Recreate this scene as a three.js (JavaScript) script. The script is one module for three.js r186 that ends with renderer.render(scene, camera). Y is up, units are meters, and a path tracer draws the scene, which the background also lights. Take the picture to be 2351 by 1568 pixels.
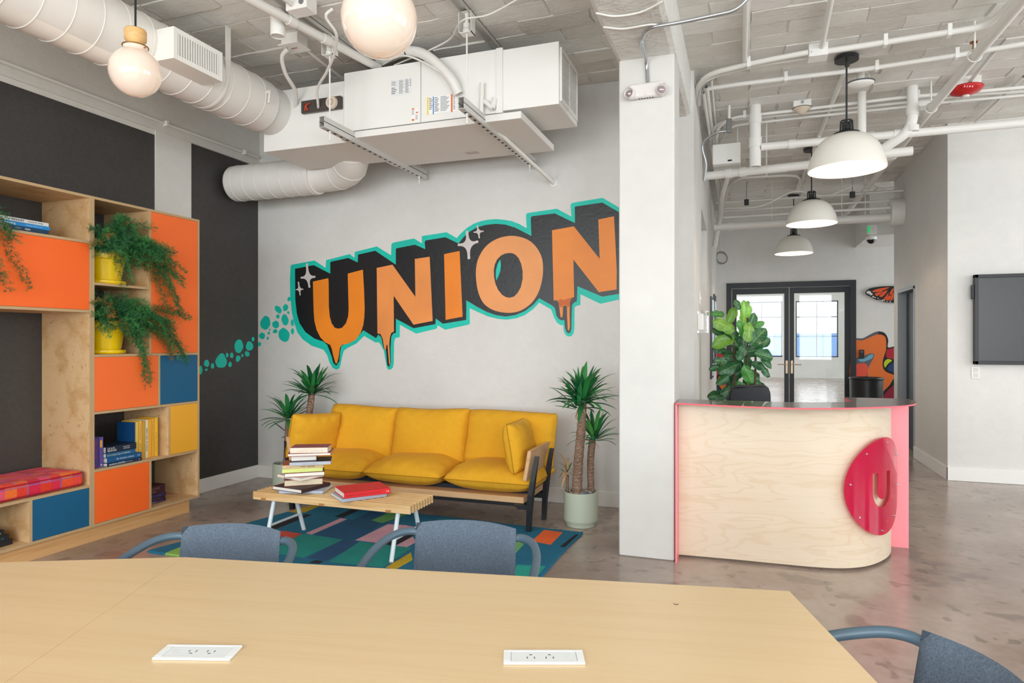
import * as THREE from 'three';
import { mergeGeometries } from 'three/addons/utils/BufferGeometryUtils.js';
import { RoundedBoxGeometry } from 'three/addons/geometries/RoundedBoxGeometry.js';
import { TessellateModifier } from 'three/addons/modifiers/TessellateModifier.js';
import { RectAreaLightUniformsLib } from 'three/addons/lights/RectAreaLightUniformsLib.js';

// ---------- camera ----------
const FOCAL = 1508, CX = 1175.5, CY = 784, EYE = 1.4, YAW = Math.atan((1710 - CX) / FOCAL);
const scene = new THREE.Scene();
const camera = new THREE.PerspectiveCamera(2 * Math.atan(784 / FOCAL) * 180 / Math.PI, 2351 / 1568, 0.05, 200);
camera.position.set(0, EYE, 0);
camera.rotation.y = YAW;

// ---------- renderer, sky, daylight ----------
const renderer = new THREE.WebGLRenderer();
renderer.toneMapping = THREE.LinearToneMapping;
renderer.toneMappingExposure = 0.88;
renderer.shadowMap.enabled = true;
RectAreaLightUniformsLib.init();
const SKY = new THREE.Color(0.93, 0.97, 1.0);
scene.background = SKY;
scene.backgroundIntensity = 3.2;
const DAY = 8.5;   // the daylight that each street window lets in
function daylight(x, y, z, w, h, tx, ty, tz, power) {
  const l = new THREE.RectAreaLight(new THREE.Color(0.9, 0.96, 1.0), power, w, h);
  l.name = 'window_daylight'; l.position.set(x, y, z); l.lookAt(tx, ty, tz); scene.add(l);
}
const WINX = [-4.05, -1.75, 0.55, 2.85, 5.0];
for (const x of WINX) daylight(x, 1.95, 2.94, 1.7, 2.5, x, 1.95, -5, DAY);
for (const z of [-5.6, -2.6]) daylight(6.14, 1.95, z, 2.2, 2.5, 0, 1.95, z, DAY * 0.38);      // side windows of the reception
daylight(4.14, 1.9, -11.3, 1.9, 2.4, 0, 1.9, -11.3, DAY * 0.3);                              // window of the side passage

// ---------- helpers: pixels of the photograph to places ----------
const cs = Math.cos(YAW), sn = Math.sin(YAW);
function ray(px, py) { const x = (px - CX) / FOCAL, y = -(py - CY) / FOCAL; return [x * cs - sn, y, -x * sn - cs]; }
const V = (x, y, z) => new THREE.Vector3(x, y, z);
function onY(px, py, y) { const d = ray(px, py), k = (y - EYE) / d[1]; return V(d[0] * k, y, d[2] * k); }
function onX(px, py, x) { const d = ray(px, py), k = x / d[0]; return V(x, EYE + d[1] * k, d[2] * k); }
function onZ(px, py, z) { const d = ray(px, py), k = z / d[2]; return V(d[0] * k, EYE + d[1] * k, z); }

// ---------- helpers: random, noise, textures ----------
function rng(seed) { let a = seed >>> 0; return () => { a = (a + 0x6D2B79F5) | 0; let t = Math.imul(a ^ (a >>> 15), 1 | a); t = (t + Math.imul(t ^ (t >>> 7), 61 | t)) ^ t; return ((t ^ (t >>> 14)) >>> 0) / 4294967296; }; }
function lattice(seed) { const r = rng(seed), t = new Float32Array(4096); for (let i = 0; i < 4096; i++) t[i] = r(); return t; }
const LAT = lattice(11);
function vnoise(x, y, px, py, s = 0) {   // periodic value noise
  const ix = Math.floor(x), iy = Math.floor(y), fx = x - ix, fy = y - iy, u = fx * fx * (3 - 2 * fx), v = fy * fy * (3 - 2 * fy);
  const h = (a, b) => LAT[((((a % px) + px) % px) * 73 + (((b % py) + py) % py) * 179 + s * 37) & 4095];
  const a = h(ix, iy), b = h(ix + 1, iy), c = h(ix, iy + 1), d = h(ix + 1, iy + 1);
  return a + (b - a) * u + (c - a) * v + (a - b - c + d) * u * v;
}
function fbm(u, v, fx, fy, oct = 4, s = 0) { let t = 0, a = 0.5, n = 0; for (let i = 0; i < oct; i++) { t += a * vnoise(u * fx, v * fy, fx, fy, s + i * 7); n += a; a *= 0.5; fx *= 2; fy *= 2; } return t / n; }
const clamp = (x, a = 0, b = 1) => Math.min(b, Math.max(a, x)), mix = (a, b, t) => a + (b - a) * t;
const sstep = (a, b, x) => { const t = clamp((x - a) / (b - a)); return t * t * (3 - 2 * t); };
function tex(w, h, fn, srgb = true) {    // fn(u, v) -> [r, g, b] in 0..1 (sRGB when srgb)
  const d = new Uint8Array(w * h * 4);
  for (let j = 0; j < h; j++) for (let i = 0; i < w; i++) { const c = fn((i + 0.5) / w, (j + 0.5) / h), o = (j * w + i) * 4; d[o] = clamp(c[0]) * 255; d[o + 1] = clamp(c[1]) * 255; d[o + 2] = clamp(c[2]) * 255; d[o + 3] = 255; }
  const t = new THREE.DataTexture(d, w, h); t.wrapS = t.wrapT = THREE.RepeatWrapping; t.magFilter = THREE.LinearFilter; if (srgb) t.colorSpace = THREE.SRGBColorSpace; t.needsUpdate = true; return t;
}
const grey = (w, h, fn) => tex(w, h, (u, v) => { const g = fn(u, v); return [g, g, g]; }, false);
function rep(t, sx, sy = sx, rot = 0) { const c = t.clone(); c.wrapS = c.wrapT = THREE.RepeatWrapping; c.repeat.set(1 / sx, 1 / sy); c.rotation = rot; c.needsUpdate = true; return c; }
function canvasTex(w, h, draw) {
  const c = document.createElement('canvas'); c.width = w; c.height = h; const g = c.getContext('2d'); draw(g, w, h);
  const t = new THREE.CanvasTexture(c); t.colorSpace = THREE.SRGBColorSpace; t.magFilter = THREE.LinearFilter; return t;
}
const hex = (h) => [(h >> 16 & 255) / 255, (h >> 8 & 255) / 255, (h & 255) / 255];
const mixc = (a, b, t) => [mix(a[0], b[0], t), mix(a[1], b[1], t), mix(a[2], b[2], t)];
function mat(color, roughness = 0.6, o = {}) { return new THREE.MeshPhysicalMaterial({ color, roughness, ...o }); }

// ---------- helpers: geometry ----------
function metreUV(g) {    // uv in metres from the dominant direction of each face
  g = g.index ? g.toNonIndexed() : g;
  const p = g.attributes.position, uv = new Float32Array(p.count * 2), a = V(), b = V(), c = V(), n = V();
  for (let i = 0; i < p.count; i += 3) {
    a.fromBufferAttribute(p, i); b.fromBufferAttribute(p, i + 1); c.fromBufferAttribute(p, i + 2); n.copy(b).sub(a).cross(c.clone().sub(a));
    const x = Math.abs(n.x), y = Math.abs(n.y), z = Math.abs(n.z);
    [a, b, c].forEach((q, k) => { const s = x >= y && x >= z ? [q.z, q.y] : y >= z ? [q.x, q.z] : [q.x, q.y]; uv[(i + k) * 2] = s[0]; uv[(i + k) * 2 + 1] = s[1]; });
  }
  g.setAttribute('uv', new THREE.BufferAttribute(uv, 2)); return g;
}
function clean(g) { g = g.index ? g.toNonIndexed() : g; for (const k of Object.keys(g.attributes)) if (!['position', 'normal', 'uv'].includes(k)) g.deleteAttribute(k); if (!g.attributes.normal) g.computeVertexNormals(); if (!g.attributes.uv) g.setAttribute('uv', new THREE.BufferAttribute(new Float32Array(g.attributes.position.count * 2), 2)); g.clearGroups(); return g; }
function join(list) { return list.length === 1 ? list[0] : mergeGeometries(list.map(clean)); }
function box(x0, x1, y0, y1, z0, z1) { const g = new THREE.BoxGeometry(Math.abs(x1 - x0), Math.abs(y1 - y0), Math.abs(z1 - z0)); g.translate((x0 + x1) / 2, (y0 + y1) / 2, (z0 + z1) / 2); return metreUV(g); }
function rbox(x0, x1, y0, y1, z0, z1, r = 0.003, seg = 1) { const w = Math.abs(x1 - x0), h = Math.abs(y1 - y0), d = Math.abs(z1 - z0); const g = new RoundedBoxGeometry(w, h, d, seg, Math.min(r, w / 2.01, h / 2.01, d / 2.01)); g.translate((x0 + x1) / 2, (y0 + y1) / 2, (z0 + z1) / 2); return metreUV(g); }
function bar(a, b, r, r2 = r, seg = 10) { const d = b.clone().sub(a), g = new THREE.CylinderGeometry(r2, r, d.length(), seg); g.applyQuaternion(new THREE.Quaternion().setFromUnitVectors(V(0, 1, 0), d.clone().normalize())); g.translate((a.x + b.x) / 2, (a.y + b.y) / 2, (a.z + b.z) / 2); return clean(g); }
function beamBox(a, b, w, h, up = V(0, 1, 0)) {   // box from a to b, w across, h along up
  const d = b.clone().sub(a), L = d.length(), z = d.normalize(), x = V().crossVectors(up, z).normalize(), y = V().crossVectors(z, x);
  const g = new THREE.BoxGeometry(w, h, L); metreUV(g); g.applyMatrix4(new THREE.Matrix4().makeBasis(x, y, z).setPosition((a.x + b.x) / 2, (a.y + b.y) / 2, (a.z + b.z) / 2)); return clean(metreUV(g));
}
class Bend extends THREE.Curve {     // straight runs joined by rounded corners
  constructor(pts, r) { super(); this.path = new THREE.CurvePath(); let prev = pts[0];
    for (let i = 1; i < pts.length; i++) {
      if (i === pts.length - 1) { this.path.add(new THREE.LineCurve3(prev, pts[i])); break; }
      const p = pts[i], a = pts[i - 1].clone().sub(p), b = pts[i + 1].clone().sub(p), rr = Math.min(r, a.length() * 0.49, b.length() * 0.49), A = p.clone().addScaledVector(a.normalize(), rr), B = p.clone().addScaledVector(b.normalize(), rr);
      this.path.add(new THREE.LineCurve3(prev, A)); this.path.add(new THREE.QuadraticBezierCurve3(A, p, B)); prev = B;
    } }
  getPoint(t, o = V()) { return o.copy(this.path.getPoint(t)); }
}
function pipe(pts, r, bend = 0.1, seg = 8, n) { const c = new Bend(pts, bend); return clean(new THREE.TubeGeometry(c, n ?? Math.max(4, pts.length * 8), r, seg, false)); }
function wire(pts, r, n = 40, seg = 6) { return clean(new THREE.TubeGeometry(new THREE.CatmullRomCurve3(pts, false, 'centripetal'), n, r, seg, false)); }
function lathe(pts, seg = 32) { return clean(new THREE.LatheGeometry(pts.map(([x, y]) => new THREE.Vector2(x, y)), seg)); }
function smoothPts(pts, n = 60, closed = false) { return new THREE.CatmullRomCurve3(pts.map(([x, y]) => V(x, y, 0)), closed, 'centripetal').getPoints(n).map((p) => [p.x, p.y]); }
function shapeOf(pts, holes = []) { const s = new THREE.Shape(pts.map(([x, y]) => new THREE.Vector2(x, y))); for (const h of holes) s.holes.push(new THREE.Path(h.map(([x, y]) => new THREE.Vector2(x, y)))); return s; }
function extrude(pts, depth, o = {}, holes = []) { return clean(new THREE.ExtrudeGeometry(shapeOf(pts, holes), { depth, bevelEnabled: false, curveSegments: 8, ...o })); }
function turnY(g, a) { return g.rotateY(a); }

// ---------- helpers: the scene's things ----------
const taken = new Map();
function numbered(name) { const n = taken.get(name) ?? 0; taken.set(name, n + 1); return n ? name + '_' + String(n).padStart(3, '0') : name; }
function shade(o) { o.castShadow = o.receiveShadow = true; return o; }
function part(name, geo, m, parent) { const o = shade(new THREE.Mesh(Array.isArray(geo) ? join(geo) : geo, m)); o.name = name; parent.add(o); return o; }
function thing(name, label, category, group, pos = [0, 0, 0], turn = 0) {
  const o = new THREE.Group(); o.name = numbered(name); o.position.set(...pos); o.rotation.y = turn; o.userData = { label, category }; if (group) o.userData.group = group; scene.add(o); return o;
}
function single(name, label, category, geo, m, group) { const o = part(numbered(name), geo, m, scene); o.userData = { label, category }; if (group) o.userData.group = group; return o; }
function struct(name, geo, m, label) { const o = part(name, geo, m, scene); o.userData.kind = 'structure'; if (label) o.userData.label = label; return o; }
function copyOf(src, label, pos, turn) { const c = src.clone(); c.name = numbered(src.name.replace(/_\d{3}$/, '')); c.userData = { ...src.userData, label: label ?? src.userData.label }; if (pos) c.position.set(...pos); if (turn !== undefined) c.rotation.y = turn; scene.add(c); return c; }

// ---------- surface textures ----------
const tPlaster = tex(512, 512, (u, v) => { const n = fbm(u, v, 5, 5, 5, 3), m = fbm(u, v, 40, 40, 2, 9); const g = 0.955 + (n - 0.5) * 0.05 + (m - 0.5) * 0.02; return [g, g * 0.997, g * 0.99]; });
const tPlasterBump = grey(512, 512, (u, v) => fbm(u, v, 24, 24, 4, 5));
const tRoughBump = grey(1024, 1024, (u, v) => { const a = fbm(u, v, 7, 9, 6, 21), r = Math.abs(fbm(u, v, 9, 14, 5, 33) - 0.5) * 2; return a * 0.6 + (1 - sstep(0, 0.12, r)) * 0.14; });
const tCombed = grey(256, 512, (u, v) => 0.5 + 0.3 * Math.sin(v * Math.PI * 2 * 26) * sstep(0.42, 0.56, fbm(u, v, 4, 4, 3, 44)) + (fbm(u, v, 20, 20, 3, 12) - 0.5) * 0.5);
const mWall = mat(0xe6e5e2, 0.62, { map: rep(tPlaster, 2.3), bumpMap: rep(tPlasterBump, 0.9), bumpScale: 0.0012 });
const mWallRough = mat(0xe6e4df, 0.6, { map: rep(tPlaster, 1.7), bumpMap: rep(tRoughBump, 0.9), bumpScale: 0.004 });
const mWallPainted = mat(0xe0dfdb, 0.5, { map: rep(tPlaster, 2.9), bumpMap: rep(tRoughBump, 1.7), bumpScale: 0.0016 });
const mBeam = mat(0xecebe6, 0.65, { map: rep(tPlaster, 1.1), bumpMap: rep(grey(512, 512, (u, v) => { const a = fbm(u, v, 10, 13, 6, 121), r = Math.abs(fbm(u, v, 6, 11, 5, 133) - 0.5) * 2; return a * 0.7 + (1 - sstep(0, 0.1, r)) * 0.2; }), 0.7), bumpScale: 0.014 });
const mDark = mat(0x454240, 0.55, { map: rep(tex(256, 256, (u, v) => { const g = 0.93 + (fbm(u, v, 60, 60, 2, 2) - 0.5) * 0.12 + (fbm(u, v, 4, 4, 3, 8) - 0.5) * 0.06; return [g, g, g]; }), 1.1), bumpMap: rep(tPlasterBump, 0.25), bumpScale: 0.0012 });
const mTrim = mat(0xeceae5, 0.42);
const tConcrete = tex(1024, 1024, (u, v) => {
  const a = fbm(u, v, 4, 4, 6, 61), b = fbm(u, v, 11, 9, 5, 71), c = fbm(u, v, 90, 90, 2, 5), e = sstep(0.63, 0.74, fbm(u, v, 13, 17, 4, 83)), s = sstep(0.70, 0.8, fbm(u, v, 46, 37, 3, 93));
  let k = mixc([0.65, 0.605, 0.57], [0.79, 0.75, 0.715], sstep(0.3, 0.7, a)); k = mixc(k, [0.69, 0.615, 0.58], sstep(0.5, 0.72, b) * 0.5); k = mixc(k, [0.5, 0.465, 0.44], e * 0.4); k = mixc(k, [0.44, 0.41, 0.39], s * 0.35);
  return k.map((x) => x + (c - 0.5) * 0.05);
});
const tConcreteRough = grey(512, 512, (u, v) => 0.75 + (fbm(u, v, 9, 9, 5, 51) - 0.5) * 0.7);
const mFloor = mat(0xdfd6d0, 0.29, { map: rep(tConcrete, 3.4), roughnessMap: rep(tConcreteRough, 2.3), bumpMap: rep(tPlasterBump, 1.2), bumpScale: 0.0006, ior: 1.55 });
const tWood = (light, dark, seed, k = 60, amt = 0.6) => tex(512, 512, (u, v) => { const s = fbm(u, v, 3, k, 3, seed), g = fbm(u, v, 7, 160, 2, seed + 5), w = fbm(u, v, 3, 5, 3, seed + 9); return mixc(light, dark, clamp((s - 0.38) * 1.6 * amt + (w - 0.45) * 0.55 * amt + (g - 0.5) * 0.25)); });
const ringWood = (light, dark, seed, n = 10, amt = 0.5) => tex(1024, 1024, (u, v) => { const w = fbm(u, v, 2, 4, 4, seed) * 2.4 + fbm(u, v, 7, 13, 3, seed + 3) * 0.25, r = 0.5 + 0.5 * Math.sin((v * n * 0.25 + w * n * 0.5) * Math.PI * 2 / 1), f = fbm(u, v, 12, 220, 2, seed + 7), b = fbm(u, v, 3, 4, 3, seed + 11); return mixc(light, dark, clamp(sstep(0.72, 1, r) * amt + (f - 0.5) * 0.3 + (b - 0.5) * 0.55)); });
const birchMap = ringWood(hex(0xe8dcc9), hex(0xd8c0a0), 140, 8, 0.28);
const mBirch = mat(0xf3ece4, 0.42, { map: rep(birchMap, 1.7, 0.75) });
const tFigure = tex(1024, 1024, (u, v) => { const a = fbm(u, v, 9, 7, 5, 201), b = fbm(u, v, 26, 60, 3, 211), s = sstep(0.8, 0.86, fbm(u, v, 30, 24, 2, 231)); return mixc(mixc(hex(0xe8cda6), hex(0xc79c69), clamp(sstep(0.4, 0.75, a) * 0.6 + (b - 0.5) * 0.35)), hex(0x8a6440), s * 0.25); });
const mShelfPly = mat(0xf3e6d4, 0.5, { map: rep(tFigure, 0.95, 0.8) });
const tEdge = tex(64, 64, (u, v) => { const l = Math.floor(v * 9), k = (l % 2 ? 0.16 : 0) + (fbm(u, v, 4, 9, 2, 3) - 0.5) * 0.22; return mixc(hex(0xe2cfb0), hex(0x8d7152), clamp(k + 0.12)); });
const mShelfEdge = mat(0xf2e8da, 0.55, { map: rep(tFigure, 0.3, 0.12) });
const mKick = mat(0xf4e4cc, 0.5, { map: rep(tWood(hex(0xe6c294), hex(0xc4945f), 301, 30, 0.6), 0.9, 0.5) });
const mMaple = mat(0xf0e9df, 0.34, { map: rep(tWood(hex(0xebd5ae), hex(0xdab886), 331, 34, 0.26), 1.6, 0.9) });
const mSlat = mat(0xffffff, 0.45, { map: rep(tWood(hex(0xe8c692), hex(0xc08c50), 351, 40, 0.7), 0.8, 0.5) });

// ---------- the room ----------
const XL = -4.74, ZM = -5.52, HC = 3.6, ZB = -12.4, XR = 1.93, ZT = -7.72, ZW = 3.0, XE = 6.2, XM = -0.39, FR = -27.5;
struct('floor', box(XL - 0.3, XE + 0.3, -0.2, 0, ZB - 0.25, ZW + 0.25), mFloor, 'polished brownish grey concrete floor with stains');
const ceiling = struct('ceiling', box(XL - 0.3, XE + 0.3, HC, HC + 0.25, ZB - 0.25, ZW + 0.25), mat(0xe4e0da, 0.8, { bumpMap: rep(tRoughBump, 0.8), bumpScale: 0.012 }), 'white painted hollow clay tile ceiling with rough joints');
{ // clay tiles of the ceiling, painted white, each a little proud of the joints
  const r = rng(77), tones = [0xefede8, 0xe9e6e0, 0xf2f0ec, 0xe2ded7].map((c, i) => mat(c, 0.62, { map: rep(tPlaster, 0.9 + i * 0.2), bumpMap: rep(i % 2 ? tRoughBump : tCombed, i % 2 ? 0.7 : 0.55, i % 2 ? 0.7 : 0.31), bumpScale: i % 2 ? 0.008 : 0.004 }));
  const rest = [], W = 0.5, D = 0.205;
  const spots = [];
  for (let z = -2.4, row = 0; z > ZB + 0.05; z -= D, row++) {
    const x0 = XL + 0.02, x1 = z > ZT + 0.1 ? 4.4 : z > -10.2 ? XR - 0.02 : 4.2;
    for (let x = x0 - (row % 2) * W * 0.5; x < x1; x += W) {
      const a = Math.max(x, x0), b = Math.min(x + W, x1); if (b - a < 0.08) continue;
      if (z < ZM + 0.1 && a < XM) { if (b < XM + 0.1) continue; }
      const aa = z < ZM + 0.1 ? Math.max(a, XM + 0.02) : a;
      if (b > -0.8 && aa < -0.4 && b < -0.4 && aa > -0.8) continue;
      const dx = (aa + b) / 2, dd = -(z - D / 2) * cs - dx * sn, sx = dx * cs + (z - D / 2) * -sn; // how far along the view
      const cam = -(dx * sn + (z - D / 2) * cs), px = CX + FOCAL * (dx * cs - (z - D / 2) * sn) / cam, py = CY - FOCAL * (HC - EYE) / cam;
      spots.push([aa, b, z, px, py, cam]);
    }
  }
  const shown = spots.filter((s) => s[3] > -150 && s[3] < 2500 && s[4] > -150 && s[5] > 0).sort((p, q) => p[5] - q[5]);
  shown.forEach(([a, b, z], i) => {
    const j = () => (r() - 0.5) * 0.026, g = 0.004 + r() * 0.004, h = 0.003 + r() * (i % 3 ? 0.006 : 0.014);
    const s = r() * 0.12, n = 5, pts = []; for (let k = 0; k <= n; k++) pts.push([mix(a + g, b - g, k / n) + j() * 0.5, z - g + j() * 0.5]); pts.push([b - g + j(), z - D * 0.5]); for (let k = n; k >= 0; k--) pts.push([mix(a + g, b - g, k / n) + j() * 0.5, z - D + g + j() * 0.5]); pts.push([a + g + j(), z - D * 0.5]); void s;
    const geo = metreUV(extrude(pts.map(([x, zz]) => [x, zz]), h).rotateX(Math.PI / 2).translate(0, HC + 0.001, 0));
    if (i < 290) part('ceiling_tile', geo, tones[Math.floor(r() * 4)], ceiling); else rest.push(geo);
  });
  if (rest.length) part('distant_ceiling_tiles', rest, tones[1], ceiling).userData.kind = 'stuff';
}
// left wall: white concrete frame with two recessed charcoal panels
struct('wall_left', [box(XL - 0.3, XL - 0.025, 0, HC, ZM - 0.3, ZW), box(XL - 0.03, XL + 0.02, 3.2, HC, ZM, ZW), box(XL - 0.03, XL + 0.012, 0, 3.2, -4.64, -4.258), box(XL - 0.03, XL + 0.004, 3.16, 3.2, -4.26, ZW)], mWallRough, 'white painted concrete wall frame and beam');
struct('wall_left_panel', box(XL - 0.03, XL, 0, 3.2, -4.258, ZW), mDark, 'charcoal painted wall panel behind the shelving');
struct('wall_left_panel_001', box(XL - 0.03, XL, 0, 3.2, ZM, -4.64), mDark, 'charcoal painted wall panel between white pier and corner');
// mural wall, corridor walls, back wall, screen wall
struct('wall_mural', [box(XL - 0.3, XM, 0, HC, ZM - 0.25, ZM)], mWall, 'white wall that carries the lettering mural');
{ // the corridor wall has two shallow niches: built from pieces round them
  const xs = (z) => XM + (z - ZM) / (ZB - ZM) * -0.09, piece = (z0, z1, y0, y1, inset = 0) => { const g = extrude([[xs(z0) - inset, -z0], [xs(z1) - inset, -z1], [xs(z1) - 0.3, -z1], [xs(z0) - 0.3, -z0]], y1 - y0); g.rotateX(-Math.PI / 2); g.translate(0, y0, 0); return metreUV(g); };
  const n0 = -6.75, n1 = -8.15, list = [piece(ZM - 0.25, n0, 0, HC), piece(n1, ZB, 0, HC)];
  for (const [a, b] of [[0, 0.55], [1.72, 1.98], [2.72, HC]]) list.push(piece(n0, n1, a, b));
  list.push(piece(n0, n1, 0.55, 1.72, 0.16), piece(n0, n1, 1.98, 2.72, 0.16));
  struct('wall_corridor_left', list, mWall, 'white corridor wall with two shallow niches');
}
struct('wall_corridor_right', [box(XR, XR + 0.25, 0, HC, -9.08, ZT - 0.25), box(XR, XR + 0.25, 2.07, HC, -9.97, -9.08), box(XR, XR + 0.25, 0, HC, -10.25, -9.97)], mWall, 'white corridor wall with an open doorway');
struct('wall_screen', box(XR, XE + 0.3, 0, HC, ZT - 0.25, ZT), mWall, 'white wall that carries the dark screen');
{ const l = [box(XE, XE + 0.3, 0, 0.7, ZT, ZW), box(XE, XE + 0.3, 3.2, HC, ZT, ZW)]; for (const [a, b] of [[ZT, -6.7], [-4.5, -3.7], [-1.5, ZW]]) l.push(box(XE, XE + 0.3, 0.7, 3.2, a, b)); struct('wall_right', l, mWall);
  [-5.6, -2.6].forEach((z, i) => { const f = []; for (const k of [-1.08, 0, 1.08]) f.push(box(XE + 0.1, XE + 0.15, 0.7, 3.2, z + k - 0.02, z + k + 0.02)); for (const y of [0.72, 1.95, 3.18]) f.push(box(XE + 0.1, XE + 0.15, y - 0.02, y + 0.02, z - 1.1, z + 1.1)); struct('window_' + (8 + i), f, mat(0x222222, 0.5)); }); }
struct('wall_side_room', [box(XR + 0.25, 4.3, 0, HC, ZT - 0.5, ZT - 0.25), box(4.2, 4.45, 0, HC, -10.3, ZT - 0.25), box(4.2, 4.45, 0, 0.7, ZB, -10.3), box(4.2, 4.45, 3.1, HC, ZB, -10.3), box(4.2, 4.45, 0.7, 3.1, ZB, -12.25)], mWall);
const DX0 = -0.31, DX1 = 1.769, DH = 2.44;
struct('wall_back', [box(-1, DX0, 0, HC, ZB - 0.2, ZB), box(DX1, 4.45, 0, HC, ZB - 0.2, ZB), box(DX0, DX1, DH, HC, ZB - 0.2, ZB)], mWall, 'white end wall round the glass double doors');
struct('trim_soffit', box(1.75, 4.2, 2.98, HC, ZB, -11.0), mWall, 'boxed soffit under the ceiling beside the end wall');
// street front behind the camera: wall with five tall windows
{
  const y0 = 0.7, y1 = 3.2, list = [box(XL - 0.3, XE + 0.3, 0, y0, ZW, ZW + 0.25), box(XL - 0.3, XE + 0.3, y1, HC, ZW, ZW + 0.25)]; let at = XL - 0.3;
  for (const x of WINX) { list.push(box(at, x - 0.85, y0, y1, ZW, ZW + 0.25)); at = x + 0.85; } list.push(box(at, XE + 0.3, y0, y1, ZW, ZW + 0.25));
  struct('wall_street', list, mWall);
  WINX.forEach((x, i) => { const f = []; for (const k of [-0.83, 0, 0.83]) f.push(box(x + k - 0.02, x + k + 0.02, y0, y1, ZW + 0.08, ZW + 0.13)); for (const k of [0.72, 1.55, 2.37, 3.18]) f.push(box(x - 0.85, x + 0.85, k - 0.02, k + 0.02, ZW + 0.08, ZW + 0.13)); struct('window_' + (i + 1), f, mat(0x222222, 0.5)); });
}
// column and the beam it carries
struct('column', [rbox(-0.778, -0.422, 0, 3.24, -4.62, -4.285, 0.012, 2)], mWallPainted, 'square white painted concrete column');
{
  const s = extrude([[-0.79, 3.26], [-0.765, 3.235], [-0.445, 3.235], [-0.415, 3.25], [-0.415, HC], [-0.9, HC], [-0.84, 3.36]], ZW - ZM).translate(0, 0, ZM);
  struct('trim_beam', metreUV(s), mBeam, 'rough white painted concrete beam above the column');
}
// skirting
struct('baseboard_mural', [rbox(XL, XM, 0, 0.13, ZM, ZM + 0.016, 0.004)], mTrim);
struct('baseboard_left', [rbox(XL, XL + 0.016, 0, 0.13, ZM, -4.25, 0.004)], mTrim);
struct('baseboard_screen', [rbox(XR - 0.016, XE, 0, 0.14, ZT, ZT + 0.016, 0.004)], mTrim);
struct('baseboard_corridor', [rbox(XR - 0.016, XR, 0, 0.14, -9.08, ZT + 0.016, 0.004)], mTrim);
// floor joints cut in the concrete
{ const m = mat(0x5a5450, 0.7);
  part('floor_joint', [box(1.05, XE, -0.002, 0.0006, ZT + 0.02, ZT + 0.028)], m, scene.getObjectByName('floor')); }

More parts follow.
